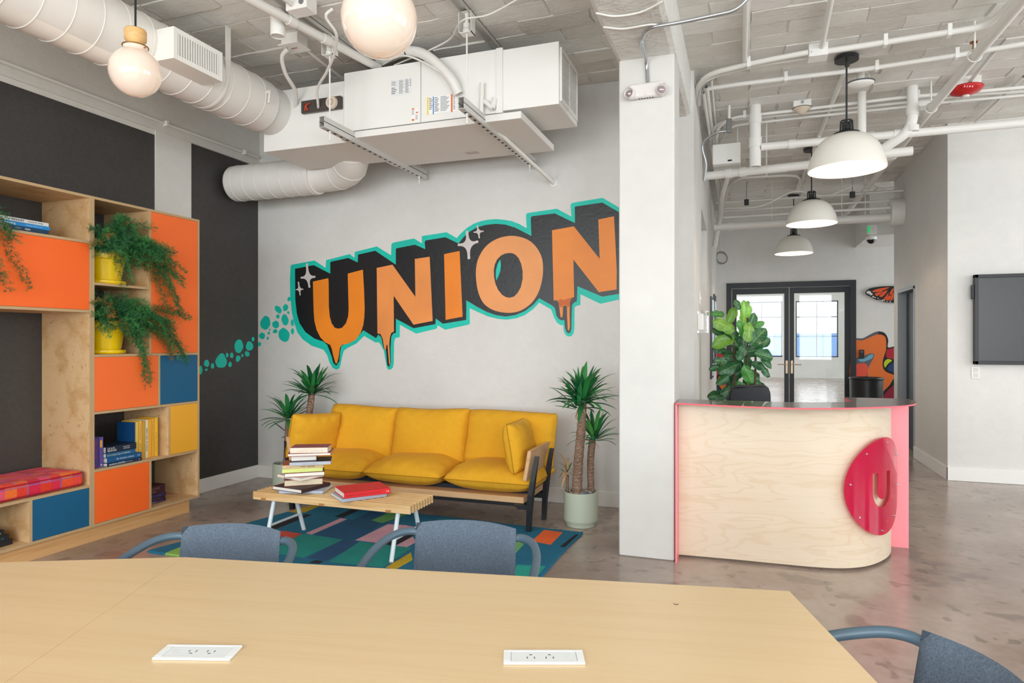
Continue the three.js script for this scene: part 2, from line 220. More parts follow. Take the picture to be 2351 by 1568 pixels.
// ---------- the daylit room behind the glass doors ----------
{
  const X0 = -5, X1 = 11, m = mat(0xe4e6e2, 0.6, { map: rep(tPlaster, 4) });
  struct('floor_far', box(X0, X1, -0.2, 0, FR, ZB - 0.25), mFloor, 'polished concrete floor of the room beyond');
  struct('ceiling_far', box(X0, X1, 4.2, 4.4, FR, ZB - 0.25), m);
  const win = [[-0.12, 1.37], [1.85, 3.33]], y0 = 0.8, y1 = 2.95, list = [box(X0, X1, 0, y0, FR - 0.3, FR), box(X0, X1, y1, 4.2, FR - 0.3, FR)]; let at = X0;
  for (const [a, b] of win) { list.push(box(at, a, y0, y1, FR - 0.3, FR)); at = b; } list.push(box(at, X1, y0, y1, FR - 0.3, FR));
  struct('wall_far', list, m, 'white wall with two gridded windows beyond the doors');
  const fm = mat(0x26323f, 0.5);
  win.forEach(([a, b], i) => {
    const g = struct('window_' + (6 + i), [box(a, b, y0, y0 + 0.04, FR - 0.1, FR - 0.04), box(a, b, y1 - 0.04, y1, FR - 0.1, FR - 0.04), box(a, a + 0.04, y0, y1, FR - 0.1, FR - 0.04), box(b - 0.04, b, y0, y1, FR - 0.1, FR - 0.04)], fm, 'black steel window frame with six panes');
    part('mullion', box((a + b) / 2 - 0.015, (a + b) / 2 + 0.015, y0, y1, FR - 0.09, FR - 0.05), fm, g);
    for (const y of [1.6, 2.34]) part('glazing_bar', box(a, b, y - 0.015, y + 0.015, FR - 0.09, FR - 0.05), fm, g);
    const glass = mat(0xffffff, 0, { transmission: 1, thickness: 0 });
    for (const [p, q] of [[a, (a + b) / 2], [(a + b) / 2, b]]) for (const [r, s] of [[y0, 1.6], [1.6, 2.34], [2.34, y1]]) part('pane', box(p + 0.015, q - 0.015, r + 0.015, s - 0.015, FR - 0.073, FR - 0.067), glass, g);
  });
  // side walls with openings for daylight
  for (const [n, x, s] of [['wall_far_left', X0, -1], ['wall_far_right', X1, 1]]) {
    const l = [box(x, x + s * 0.25, 0, 0.8, FR, ZB), box(x, x + s * 0.25, 3.4, 4.2, FR, ZB)]; for (let z = ZB; z > FR + 1; z -= 3) l.push(box(x, x + s * 0.25, 0.8, 3.4, z - 0.6, z)); struct(n, l, m);
    for (let z = ZB - 0.6; z > FR + 2; z -= 3) daylight(x - s * 0.02, 2.1, z - 1.2, 2.4, 2.6, 0, 2.1, z - 1.2, 4.5);
  }
  struct('wall_far_front', [box(X0, -1, 0, 4.2, ZB - 0.45, ZB - 0.2), box(4.4, X1, 0, 4.2, ZB - 0.45, ZB - 0.2), box(-1, 4.4, HC, 4.2, ZB - 0.45, ZB - 0.2)], m);
  // spiral duct under the far ceiling
  const duct = thing('far_round_duct', 'silvery spiral duct under the ceiling beyond the glass doors', 'duct');
  const dm = mat(0xd5d9da, 0.45, { metalness: 0.35 }), yd = 3.42, zd = -24;
  part('duct_run', bar(V(X0 + 0.1, yd, zd), V(X1 - 0.1, yd, zd), 0.3, 0.3, 28), dm, duct);
  for (let x = -3; x < 8; x += 0.34) part('seam', new THREE.TorusGeometry(0.303, 0.008, 5, 28).rotateY(Math.PI / 2).translate(x, yd, zd), dm, duct);
  part('outlet', [box(1.7, 2.15, yd - 0.14, yd + 0.12, zd + 0.2, zd + 0.36)], mat(0xf0f0ee, 0.5), duct);
  // street outside: ground and a pale building with a blue base
  struct('ground_outside', box(-40, 45, -0.5, -0.25, -60, FR - 0.4), mat(0xb9bcc0, 0.9));
  struct('ground_street', box(-40, 45, -0.5, -0.25, ZW + 0.3, 40), mat(0x9a9a98, 0.9));
  const b = thing('street_building', 'pale building with a blue base seen through the far windows', 'building', undefined, [0, -0.25, -44]);
  part('base_wall', box(-16, 26, 0, 2.15, -0.5, 0), mat(0x6288b8, 0.8), b); part('upper_wall', box(-16, 26, 2.15, 3.9, -0.6, -0.1), mat(0xf4f2ee, 0.8), b);
  for (const x of [-3, 1.2, 5.4]) part('shutter', box(x, x + 2.2, 2.4, 3.6, -0.1, 0), mat(0xdfe2e4, 0.7), b);
}

// ---------- plywood shelving on the left wall ----------
const SX = -4.27, SB = XL + 0.002, TH = 0.018;
const mOrange = mat(0xff6c22, 0.55), mOrange2 = mat(0xff7430, 0.55), mBlue = mat(0x055d86, 0.5), mYellowDoor = mat(0xf6b234, 0.5);
const mEdgeH = mat(0xeadbc4, 0.55, { map: rep(tEdge, 0.21, TH) }), mEdgeV = mat(0xeadbc4, 0.55, { map: rep(tEdge, 0.21, TH, Math.PI / 2) });
const plyH = [mEdgeH, mShelfPly, mShelfPly, mShelfPly, mShelfPly, mShelfPly], plyV = [mEdgeV, mShelfPly, mShelfPly, mShelfPly, mShelfPly, mShelfPly];
function level(u, name, y, z0, z1) { return part(name, box(SB, SX, y, y + TH, z1, z0), plyH, u); }
function upright(u, name, z, y0, y1) { return part(name, box(SB, SX, y0, y1, z - TH, z), plyV, u); }
function door(u, m, y0, y1, z0, z1, label) { const g = 0.0015; const d = part('door', rbox(SX - 0.02, SX - 0.001, y0 + g, y1 - g, z1 + g, z0 - g, 0.0012), m, u); if (label) d.userData.label = label; return d; }
{
  const u = thing('plywood_shelf_unit', 'plywood wall shelf unit with tall orange door, yellow and blue doors and ferns', 'shelf', 'plywood shelf units on the charcoal wall');
  const a = -3.323, b = -4.276, i0 = a - TH, i1 = b + TH;
  upright(u, 'side_panel', a, 0.108, 2.41); upright(u, 'side_panel', i1, 0.108, 2.41);
  level(u, 'top_panel', 2.392, i0, i1); level(u, 'bottom_panel', 0.108, i0, i1);
  for (const y of [0.487, 0.891, 1.291]) level(u, 'shelf', y, i0, i1);
  upright(u, 'divider', -3.786, 1.309, 2.392); level(u, 'shelf', 1.795, i0, -3.786);
  upright(u, 'divider', -3.869, 0.909, 1.291); upright(u, 'divider', -3.964, 0.505, 0.891); upright(u, 'divider', -3.79, 0.126, 0.487);
  door(u, mOrange2, 1.309, 2.392, -3.804, i1, 'tall orange door'); door(u, mOrange2, 0.909, 1.291, i0, -3.869, 'orange door'); door(u, mBlue, 0.909, 1.291, -3.887, i1, 'dark blue door');
  door(u, mYellowDoor, 0.505, 0.891, -3.982, i1, 'yellow door'); door(u, mOrange, 0.126, 0.487, i0, -3.79, 'orange door');
  part('plinth', box(SB, -4.302, 0, 0.108, -4.2, a), mKick, u);
}
{
  const u = thing('plywood_shelf_unit', 'plywood wall shelf unit with cushioned bench seat and wide orange door above', 'shelf', 'plywood shelf units on the charcoal wall');
  const a = -1.62, b = -3.322, i0 = a - TH, i1 = b + TH;
  upright(u, 'side_panel', a, 0.108, 2.41); upright(u, 'side_panel', i1, 0.108, 2.41);
  level(u, 'top_panel', 2.392, i0, i1); level(u, 'bottom_panel', 0.108, i0, i1);
  level(u, 'seat_board', 0.39, i0, i1); level(u, 'shelf', 1.6, i0, i1); level(u, 'shelf', 2.077, i0, i1);
  upright(u, 'divider', -2.9, 0.126, 0.39); upright(u, 'divider', -2.1, 0.126, 0.39); upright(u, 'divider', -2.42, 1.618, 2.077);
  door(u, mOrange, 1.618, 2.077, -2.438, i1, 'wide orange door'); door(u, mOrange, 1.618, 2.077, i0, -2.42, 'orange door'); door(u, mBlue, 0.126, 0.39, -2.918, i1, 'dark blue door'); door(u, mBlue, 0.126, 0.39, i0, -2.1, 'dark blue door');
  part('plinth', box(SB, -4.302, 0, 0.108, b, a), mKick, u);
}
// bench cushion with a woven check
{
  const cols = [0xe0321f, 0xf0562a, 0xc2123c, 0xe83b6a, 0xf27a2c, 0xd81b52, 0xef4a20, 0xb81232, 0xe2477f], r = rng(5), grid = []; for (let i = 0; i < 144; i++) grid.push(hex(cols[Math.floor(r() * cols.length)]));
  const t = tex(512, 512, (u, v) => { const n = 12, x = u * n, y = v * n, i = Math.floor(x), j = Math.floor(y), fx = x - i, fy = y - j; let c = grid[j * n + i]; const o = grid[j * n + ((i * 5 + 3) % n)]; c = mixc(c, o, 0.25); if ((fx < 0.16 && i % 3 === 0) || (fy < 0.16 && j % 3 === 1)) c = mixc(c, hex(0x9c6aa0), 0.7); const w = 0.95 + 0.1 * fbm(u, v, 180, 180, 1, 4); return c.map((q) => q * w); });
  const m = mat(0xffffff, 0.9, { map: rep(t, 0.86), sheen: 0.3, sheenColor: new THREE.Color(0.9, 0.4, 0.4) });
  const c = thing('bench_cushion', 'red, orange and pink checked seat cushion on the shelf bench', 'cushion', undefined, [(-4.7 - 4.285) / 2, 0.408, (-3.28 - 1.67) / 2]);
  const g = new RoundedBoxGeometry(0.42, 0.105, 1.61, 5, 0.032).translate(0, 0.0535, 0); const p = g.attributes.position;
  for (let i = 0; i < p.count; i++) if (p.getY(i) > 0.06) { const x = p.getX(i) / 0.21, z = p.getZ(i) / 0.805; p.setY(i, p.getY(i) + 0.02 * (1 - x * x) * (1 - z ** 4)); }
  g.computeVertexNormals(); part('cover', metreUV(g), m, c);
  const pm = mat(0xa3122f, 0.8); for (const y of [0.014, 0.092]) { const q = []; for (const [x, z] of [[0.207, 0.802], [0.207, -0.802], [-0.207, -0.802], [-0.207, 0.802], [0.207, 0.802]]) q.push(V(x, y, z)); part('piping', pipe(q, 0.0042, 0.03, 6, 90), pm, c); }
}

// ---------- books ----------
const mPages = mat(0xe9dcc0, 0.85, { map: rep(tex(64, 64, (u, v) => { const g = 0.9 + 0.1 * vnoise(u * 3, v * 40, 3, 40, 2); return [g, g, g * 0.98]; }), 0.06, 0.012) });
const mPagesWhite = mat(0xf1ece2, 0.85);
const coverMats = new Map();
function coverMat(c, rough = 0.5) { const k = c + '/' + rough; if (!coverMats.has(k)) coverMats.set(k, mat(c, rough)); return coverMats.get(k); }
// w: across the front, h: height, d: how deep it goes behind its spine; lying books have their boards at top and bottom
function book(label, w, h, d, cover, o = {}) {
  const b = thing('book', label, 'book', o.group), t = o.board ?? 0.0028, e = o.inset ?? 0.004, cm = coverMat(cover, o.rough ?? 0.5), pm = o.white ? mPagesWhite : mPages;
  if (o.lying) {
    part('cover', [rbox(-w / 2, w / 2, 0, t, -d, 0, 0.001), rbox(-w / 2, w / 2, h - t, h, -d, 0, 0.001), rbox(-w / 2, w / 2, 0, h, -t, 0, 0.001)], cm, b);
    part('page_block', box(-w / 2 + e, w / 2 - e, t, h - t, -d + e, -t), pm, b);
  } else {
    part('cover', [rbox(-w / 2, -w / 2 + t, 0, h, -d, 0, 0.001), rbox(w / 2 - t, w / 2, 0, h, -d, 0, 0.001), rbox(-w / 2, w / 2, 0, h, -t, 0, 0.001)], cm, b);
    part('page_block', box(-w / 2 + t, w / 2 - t, e, h - e, -d + e, -t), pm, b);
  }
  if (o.text) {
    const L = o.lying ? w : h, T = o.lying ? h : w, cw = 512, ch = Math.max(24, Math.round(512 * T / L));
    const map = canvasTex(cw, ch, (g) => { g.fillStyle = '#' + cover.toString(16).padStart(6, '0'); g.fillRect(0, 0, cw, ch); g.textBaseline = 'middle';
      for (const [s, x, y, size, color, font, align] of o.text) { g.fillStyle = color; g.font = `${font ?? 'bold'} ${Math.round(size * ch)}px ${o.face ?? 'sans-serif'}`; g.textAlign = align ?? 'left'; if (s[0] === '~') scrawl(g, x * cw, y * ch, +s.slice(1) * cw, size * ch); else g.fillText(s, x * cw, y * ch, cw * 0.96); }
      for (const [x, y, ww, hh, color] of o.blocks ?? []) { g.fillStyle = color; g.fillRect(x * cw, y * ch, ww * cw, hh * ch); } });
    const g = new THREE.PlaneGeometry(L * 0.99, T * 0.96); if (!o.lying) g.rotateZ(o.up ? Math.PI / 2 : -Math.PI / 2);
    part('spine_lettering', g.translate(0, h / 2, 0.0006), new THREE.MeshPhysicalMaterial({ map, roughness: 0.5 }), b);
  }
  return b;
}
// print too small to read in the photograph: a row of short strokes
function scrawl(g, x, y, w, h) { const r = rng(Math.round(x * 7 + w)); let at = x; while (at < x + w) { const l = h * (0.25 + r() * 0.3); g.fillRect(at, y - h * 0.3, l * 0.35, h * 0.6); g.fillRect(at, y + (r() - 0.5) * h * 0.5, l, h * 0.14); at += l + h * (r() < 0.2 ? 0.6 : 0.16); } }
function shelve(b, y, z, x = SX - 0.02, turn = 0) { b.position.set(x, y, z); b.rotation.y = Math.PI / 2 + turn; return b; }
{ // four on the top shelf above the orange door
  const g = 'books stacked flat on the top shelf', W = '#f2f4f5'; let y = 2.095;
  const row = [[0.37, 0.016, 0x0c3552, [['~0.4', 0.04, 0.5, 0.5, '#8fb0c4'], ['~0.14', 0.47, 0.5, 0.45, '#8fb0c4'], ['~0.1', 0.87, 0.5, 0.4, '#8fb0c4']], 'thin navy book at the bottom of the top shelf stack'], [0.365, 0.025, 0x123f5e, [['~0.16', 0.05, 0.5, 0.7, '#c9b98d'], ['GREAT', 0.42, 0.5, 0.5, '#b7c6cf', '', 'left'], ['style', 0.58, 0.5, 0.62, W]], 'navy book with white style lettering on its spine'],
    [0.37, 0.024, 0x1f8fdc, [['choosing', 0.2, 0.5, 0.72, W], ['~0.28', 0.58, 0.5, 0.45, '#cfe7fa'], ['~0.03', 0.06, 0.5, 0.7, '#cfe7fa']], 'bright blue book with white lettering on the top shelf'], [0.365, 0.024, 0xdfe4e6, [['~0.27', 0.03, 0.5, 0.7, '#8a9094'], ['TREASURY', 0.33, 0.5, 0.72, '#1a1a1a', '900'], ['Charles M. Schulz', 0.62, 0.5, 0.5, '#22262a']], 'pale grey book lettered TREASURY lying on top of the stack']];
  row.forEach(([w, h, c, text, label], i) => { shelve(book(label, w, h, 0.27, c, { lying: 1, text, group: g, white: 1 }), y, -2.905 + (i % 2) * 0.006, SX - 0.09 + i * 0.004, 0.02 * (i - 1.5)); y += h; });
}
{ // open cell with purple, blue and yellow books
  const y0 = 0.505, X = SX - 0.045, P = 'purple books standing in the shelf cell', Y = 'yellow books standing in the shelf cell', B = 'blue books lying in the shelf cell';
  shelve(book('thin dark maroon book against the cell side', 0.014, 0.205, 0.15, 0x3a1b33, { group: P }), y0, -3.35, X);
  shelve(book('purple book with red spine lettering', 0.05, 0.215, 0.16, 0x4b3a83, { group: P, text: [['~0.6', 0.08, 0.5, 0.5, '#b3274c'], ['~0.06', 0.88, 0.5, 0.4, '#b3274c']] }), y0, -3.384, X);
  shelve(book('violet book with a yellow label near the top of its spine', 0.03, 0.215, 0.16, 0x62509f, { group: P, text: [[' ', 0, 0, 0.2, '#fff']], blocks: [[0.1, 0.25, 0.24, 0.6, '#e3ad3d'], [0.9, 0.3, 0.05, 0.4, '#d7c8e8']] }), y0, -3.428, X);
  let y = y0; const W = '#e9eef2';
  const row = [[0.285, 0.026, 0x15304b, [['modern EXOTIC', 0.05, 0.5, 0.62, W], ['~0.34', 0.38, 0.5, 0.42, '#b9c7d3'], ['~0.03', 0.92, 0.5, 0.7, '#d9d9d9']], 'dark navy book at the bottom of the blue stack'], [0.285, 0.036, 0x12578d, [['The Wonder of Birds', 0.25, 0.5, 0.42, W, ''], ['~0.08', 0.88, 0.5, 0.7, '#a9c3d8']], 'mid blue book with serif lettering'], [0.24, 0.032, 0x1a608f, [['To the Bright Edge of the World', 0.03, 0.5, 0.4, '#e8d6a0', ''], ['~0.15', 0.64, 0.5, 0.4, W]], 'teal blue book with cream lettering'], [0.25, 0.045, 0x14283c, [['J·E·A·N', 0.05, 0.3, 0.38, '#ffffff', ''], ['RENOIR', 0.05, 0.68, 0.42, '#ffffff', ''], ['Projections', 0.56, 0.34, 0.22, W], ['of Paradise', 0.56, 0.64, 0.22, W]], 'dark navy book with large white lettering on the blue stack']];
  row.forEach(([w, h, c, text, label], i) => { shelve(book(label, w, h, 0.2, c, { lying: 1, text, face: 'serif', group: B, white: 1 }), y, -3.447 - w / 2 - 0.004 * (i % 2), SX - 0.012 - i * 0.006); y += h; });
  
  shelve(book('tall dark blue book standing beside the yellow books', 0.012, 0.285, 0.17, 0x0e4a80, { group: 'blue books lying in the shelf cell' }), y0, -3.7155, SX - 0.065);
  let z = -3.722; const cols = [[0.028, 0.285, 0xe7c766, 0, 'pale gold book beside the tall blue book'], [0.027, 0.29, 0xf0c04a, [['~0.3', 0.12, 0.5, 0.4, '#a03a22'], ['~0.4', 0.52, 0.5, 0.55, '#c0281c']], 'yellow book with red spine lettering'], [0.029, 0.285, 0xd6a23c, 0, 'mustard book without lettering'], [0.026, 0.292, 0xe9dcb4, [['TOUGH AS THEY COME', 0.16, 0.5, 0.66, '#20252a'], ['★', 0.02, 0.5, 0.5, '#20252a']], 'cream book with bold black spine lettering'], [0.026, 0.292, 0xf2b336, [['~0.4', 0.45, 0.5, 0.3, '#c98f1c']], 'amber yellow book between two lettered books'], [0.028, 0.296, 0xf0aa3a, [['~0.5', 0.42, 0.5, 0.5, '#b06a1c']], 'orange yellow book with brown lettering'], [0.03, 0.3, 0xf2c235, [['~0.5', 0.12, 0.5, 0.4, '#8a6a14']], 'bright yellow book at the end of the row']];
  cols.forEach(([w, h, c, text, label], i) => { const b = shelve(book(label, w, h, 0.17, c, { text: text || undefined, group: Y, up: 1 }), y0, z - w / 2, SX - 0.065); if (i === 6) { b.rotation.z = 0; b.rotation.order = 'YXZ'; } z -= w + 0.0012; });
}
{ // dark stacks in the low cells
  let y = 0.126; const G = 'plum books lying in the lowest cell', D = 'black books lying in the cell under the bench';
  [[0.215, 0.022, 0x33234a, [['~0.4', 0.15, 0.5, 0.7, '#d9cfe6'], ['~0.25', 0.6, 0.5, 0.4, '#9a8fb0']], 'violet book at the bottom of the plum stack'], [0.215, 0.022, 0x2a1b34, [['~0.28', 0.04, 0.5, 0.6, '#8d7a6a'], ['~0.42', 0.4, 0.5, 0.4, '#b99f7a']], 'black plum book second from the bottom of its stack'], [0.22, 0.026, 0x3b2d5c, [['~0.34', 0.06, 0.5, 0.6, '#c9bfae'], ['~0.3', 0.48, 0.5, 0.35, '#8d86a8']], 'blue violet book under the thick plum book'], [0.21, 0.068, 0x43202f, [['COLLECTED', 0.24, 0.34, 0.28, '#b98c68', ''], ['BOOKS', 0.3, 0.68, 0.28, '#b98c68', '']], 'thick plum book lettered COLLECTED BOOKS']].forEach(([w, h, c, text, label], i) => { shelve(book(label, w, h, 0.22, c, { lying: 1, text, face: 'serif', group: G }), y, -3.925 + (i % 2) * 0.006, SX - 0.1); y += h; });
  y = 0.126;
  [[0.27, 0.034, 0x15171b, [['STYLE', 0.42, 0.5, 0.75, '#c9cdd0', '']], 'black book lettered STYLE at the bottom of its stack'], [0.25, 0.034, 0x10161c, [['~0.1', 0.82, 0.5, 0.5, '#1f8c96']], 'black book with a small teal mark on its spine'], [0.22, 0.034, 0x16171a, [['~0.22', 0.4, 0.5, 0.4, '#cdbb86'], ['~0.08', 0.84, 0.5, 0.5, '#cdbb86']], 'black book on top of the stack in the bench cell']].forEach(([w, h, c, text, label], i) => { shelve(book(label, w, h, 0.24, c, { lying: 1, text, face: 'serif', group: D }), y, -2.71 + i * 0.012, SX - 0.07); y += h; });
}

// ---------- asparagus ferns in yellow pots ----------
const mPot = mat(0xf2cb05, 0.28, { clearcoat: 0.4, clearcoatRoughness: 0.2 }), mSoil = mat(0x2c211a, 0.95);
const mFern = [0x2c7a3c, 0x3d8f45, 0x1f6a3a].map((c) => mat(c, 0.7, { transmission: 0.25, thickness: 0 })), mFernBrown = mat(0x8f6a2c, 0.8);
function frond(out, a, b, c, r, dense, w = 0.055) {    // a stem from a over b to c carrying tufts of needles
  const cv = new THREE.QuadraticBezierCurve3(a, b, c), L = cv.getLength(), n = Math.round(L * dense), p = V(), d = V(), q = V(), s = V(), nd = V();
  const tri = (o, dir, len, wd) => { s.set(r() - 0.5, r() - 0.5, r() - 0.5).cross(dir).normalize().multiplyScalar(wd); out.push(o.x + s.x, o.y + s.y, o.z + s.z, o.x - s.x, o.y - s.y, o.z - s.z, o.x + dir.x * len, o.y + dir.y * len, o.z + dir.z * len); };
  for (let i = 0; i < n; i++) {
    const t = 0.12 + 0.88 * (i + r()) / n; cv.getPoint(t, p); cv.getTangent(t, d); tri(p, d, L / n * 1.6, 0.0008);
    q.set(r() - 0.5, r() - 0.5, r() - 0.5).cross(d).normalize().multiplyScalar(0.9).addScaledVector(d, 0.7).normalize(); const bl = w * (1.1 - t * 0.7) * (0.5 + r());
    tri(p, q, bl, 0.0006);
    for (let k = 0; k < 16; k++) { const u = (k + 0.6) / 16, o = p.clone().addScaledVector(q, bl * u); nd.set(r() - 0.5, r() - 0.5, r() - 0.5).cross(q).normalize().addScaledVector(q, 0.6).normalize(); tri(o, nd, 0.009 + r() * 0.01, 0.0013); }
  }
}
function soup(a) { const g = new THREE.BufferGeometry(); g.setAttribute('position', new THREE.BufferAttribute(new Float32Array(a), 3)); g.computeVertexNormals(); g.setAttribute('uv', new THREE.BufferAttribute(new Float32Array(a.length / 3 * 2), 2)); return g; }
function fern(label, pos, seed, bush, trails) {
  const t = thing('potted_fern', label, 'plant', 'ferns in yellow pots on the shelves', pos), r = rng(seed);
  part('saucer', lathe([[0, 0], [0.125, 0], [0.137, 0.006], [0.14, 0.026], [0.133, 0.03], [0.128, 0.03], [0.124, 0.01], [0, 0.01]], 40), mPot, t);
  part('pot', lathe([[0, 0.011], [0.1, 0.011], [0.103, 0.016], [0.132, 0.18], [0.145, 0.182], [0.149, 0.19], [0.155, 0.232], [0.153, 0.24], [0.145, 0.241], [0.14, 0.235], [0.128, 0.17], [0, 0.17]], 44), mPot, t);
  part('soil', lathe([[0, 0.205], [0.134, 0.2], [0.13, 0.17]], 24), mSoil, t);
  const lists = [[], [], []], brown = [];
  for (let i = 0; i < bush.n; i++) { const az = r() * 6.283, e = 0.25 + r() * 1.1, L = bush.len * (0.55 + 0.55 * r()), a = V((r() - 0.5) * 0.12, 0.205, (r() - 0.5) * 0.12), dx = Math.cos(az) * Math.cos(e), dz = Math.sin(az) * Math.cos(e), b = a.clone().add(V(dx * L * 0.45 + bush.dx * 0.3, Math.sin(e) * L * 0.75, dz * L * 0.45 + bush.dz * 0.3)), c = a.clone().add(V(dx * L + bush.dx, Math.sin(e) * L * 0.72 - bush.sag * r(), dz * L + bush.dz)); c.x = Math.max(c.x, -0.16); b.x = Math.max(b.x, -0.16); c.z = clamp(c.z, -bush.zr, bush.zl); b.z = clamp(b.z, -bush.zr, bush.zl); c.y = Math.min(c.y, bush.top); b.y = Math.min(b.y, bush.top); frond(lists[i % 3], a, b, c, r, 100, 0.075); }
  for (const [bx, by, bz, cx, cy, cz, k, sp] of trails) for (let i = 0; i < k; i++) { const j = () => (r() - 0.5) * sp; const a = V((r() - 0.5) * 0.1, 0.21, (r() - 0.5) * 0.1); frond(r() < 0.14 ? brown : lists[i % 3], a, V(bx + j(), by + j(), bz + j()), V(cx + j(), cy + j(), cz + j()), r, 80, 0.055); }
  lists.forEach((l, i) => l.length && (part('foliage', soup(l), mFern[i], t).userData.kind = 'stuff')); if (brown.length) part('dry_fronds', soup(brown), mFernBrown, t).userData.kind = 'stuff';
}
const FX = -4.43;
fern('bushy fern in a yellow pot on the upper pot shelf', [FX, 1.813, -3.545], 31, { n: 150, len: 0.36, dx: 0.09, dz: -0.02, sag: 0.16, zl: 0.21, zr: 0.22, top: 0.52 },
  [[0.2, 0.42, -0.14, 0.25, 0.22, -0.34, 22, 0.16], [0.22, 0.36, -0.24, 0.24, 0.06, -0.42, 14, 0.14], [0.22, 0.33, -0.3, 0.24, -0.14, -0.45, 8, 0.1], [0.22, 0.34, -0.25, 0.22, -0.34, -0.38, 4, 0.07], [0.2, 0.3, 0.02, 0.22, 0.0, -0.04, 5, 0.1], [0.2, 0.38, 0.1, 0.26, 0.3, 0.24, 18, 0.14], [0.18, 0.5, 0.02, 0.24, 0.42, 0.06, 14, 0.16]]);
fern('bushy fern in a yellow pot on the lower pot shelf', [FX, 1.309, -3.545], 47, { n: 140, len: 0.33, dx: 0.09, dz: -0.05, sag: 0.16, zl: 0.2, zr: 0.22, top: 0.45 },
  [[0.2, 0.4, -0.16, 0.25, 0.16, -0.34, 22, 0.16], [0.22, 0.36, -0.26, 0.24, 0.0, -0.42, 12, 0.12], [0.22, 0.26, -0.14, 0.22, -0.22, -0.2, 8, 0.09], [0.22, 0.32, -0.35, 0.24, -0.06, -0.5, 6, 0.08], [0.22, 0.42, -0.3, 0.24, 0.28, -0.52, 4, 0.05], [0.18, 0.34, -0.02, 0.24, 0.1, -0.06, 14, 0.14], [0.16, 0.4, 0.1, 0.22, 0.3, 0.18, 10, 0.12]]);
fern('fern trailing over the wide orange door from the top shelf', [FX, 2.095, -2.42], 59, { n: 60, len: 0.3, dx: 0.05, dz: 0, sag: 0.14, zl: 0.2, zr: 0.22, top: 0.27 },
  [[0.2, 0.2, -0.2, 0.21, -0.06, -0.36, 8, 0.06], [0.2, 0.16, -0.2, 0.2, -0.34, -0.46, 3, 0.05], [0.2, 0.12, -0.12, 0.2, -0.34, -0.28, 7, 0.12]]);

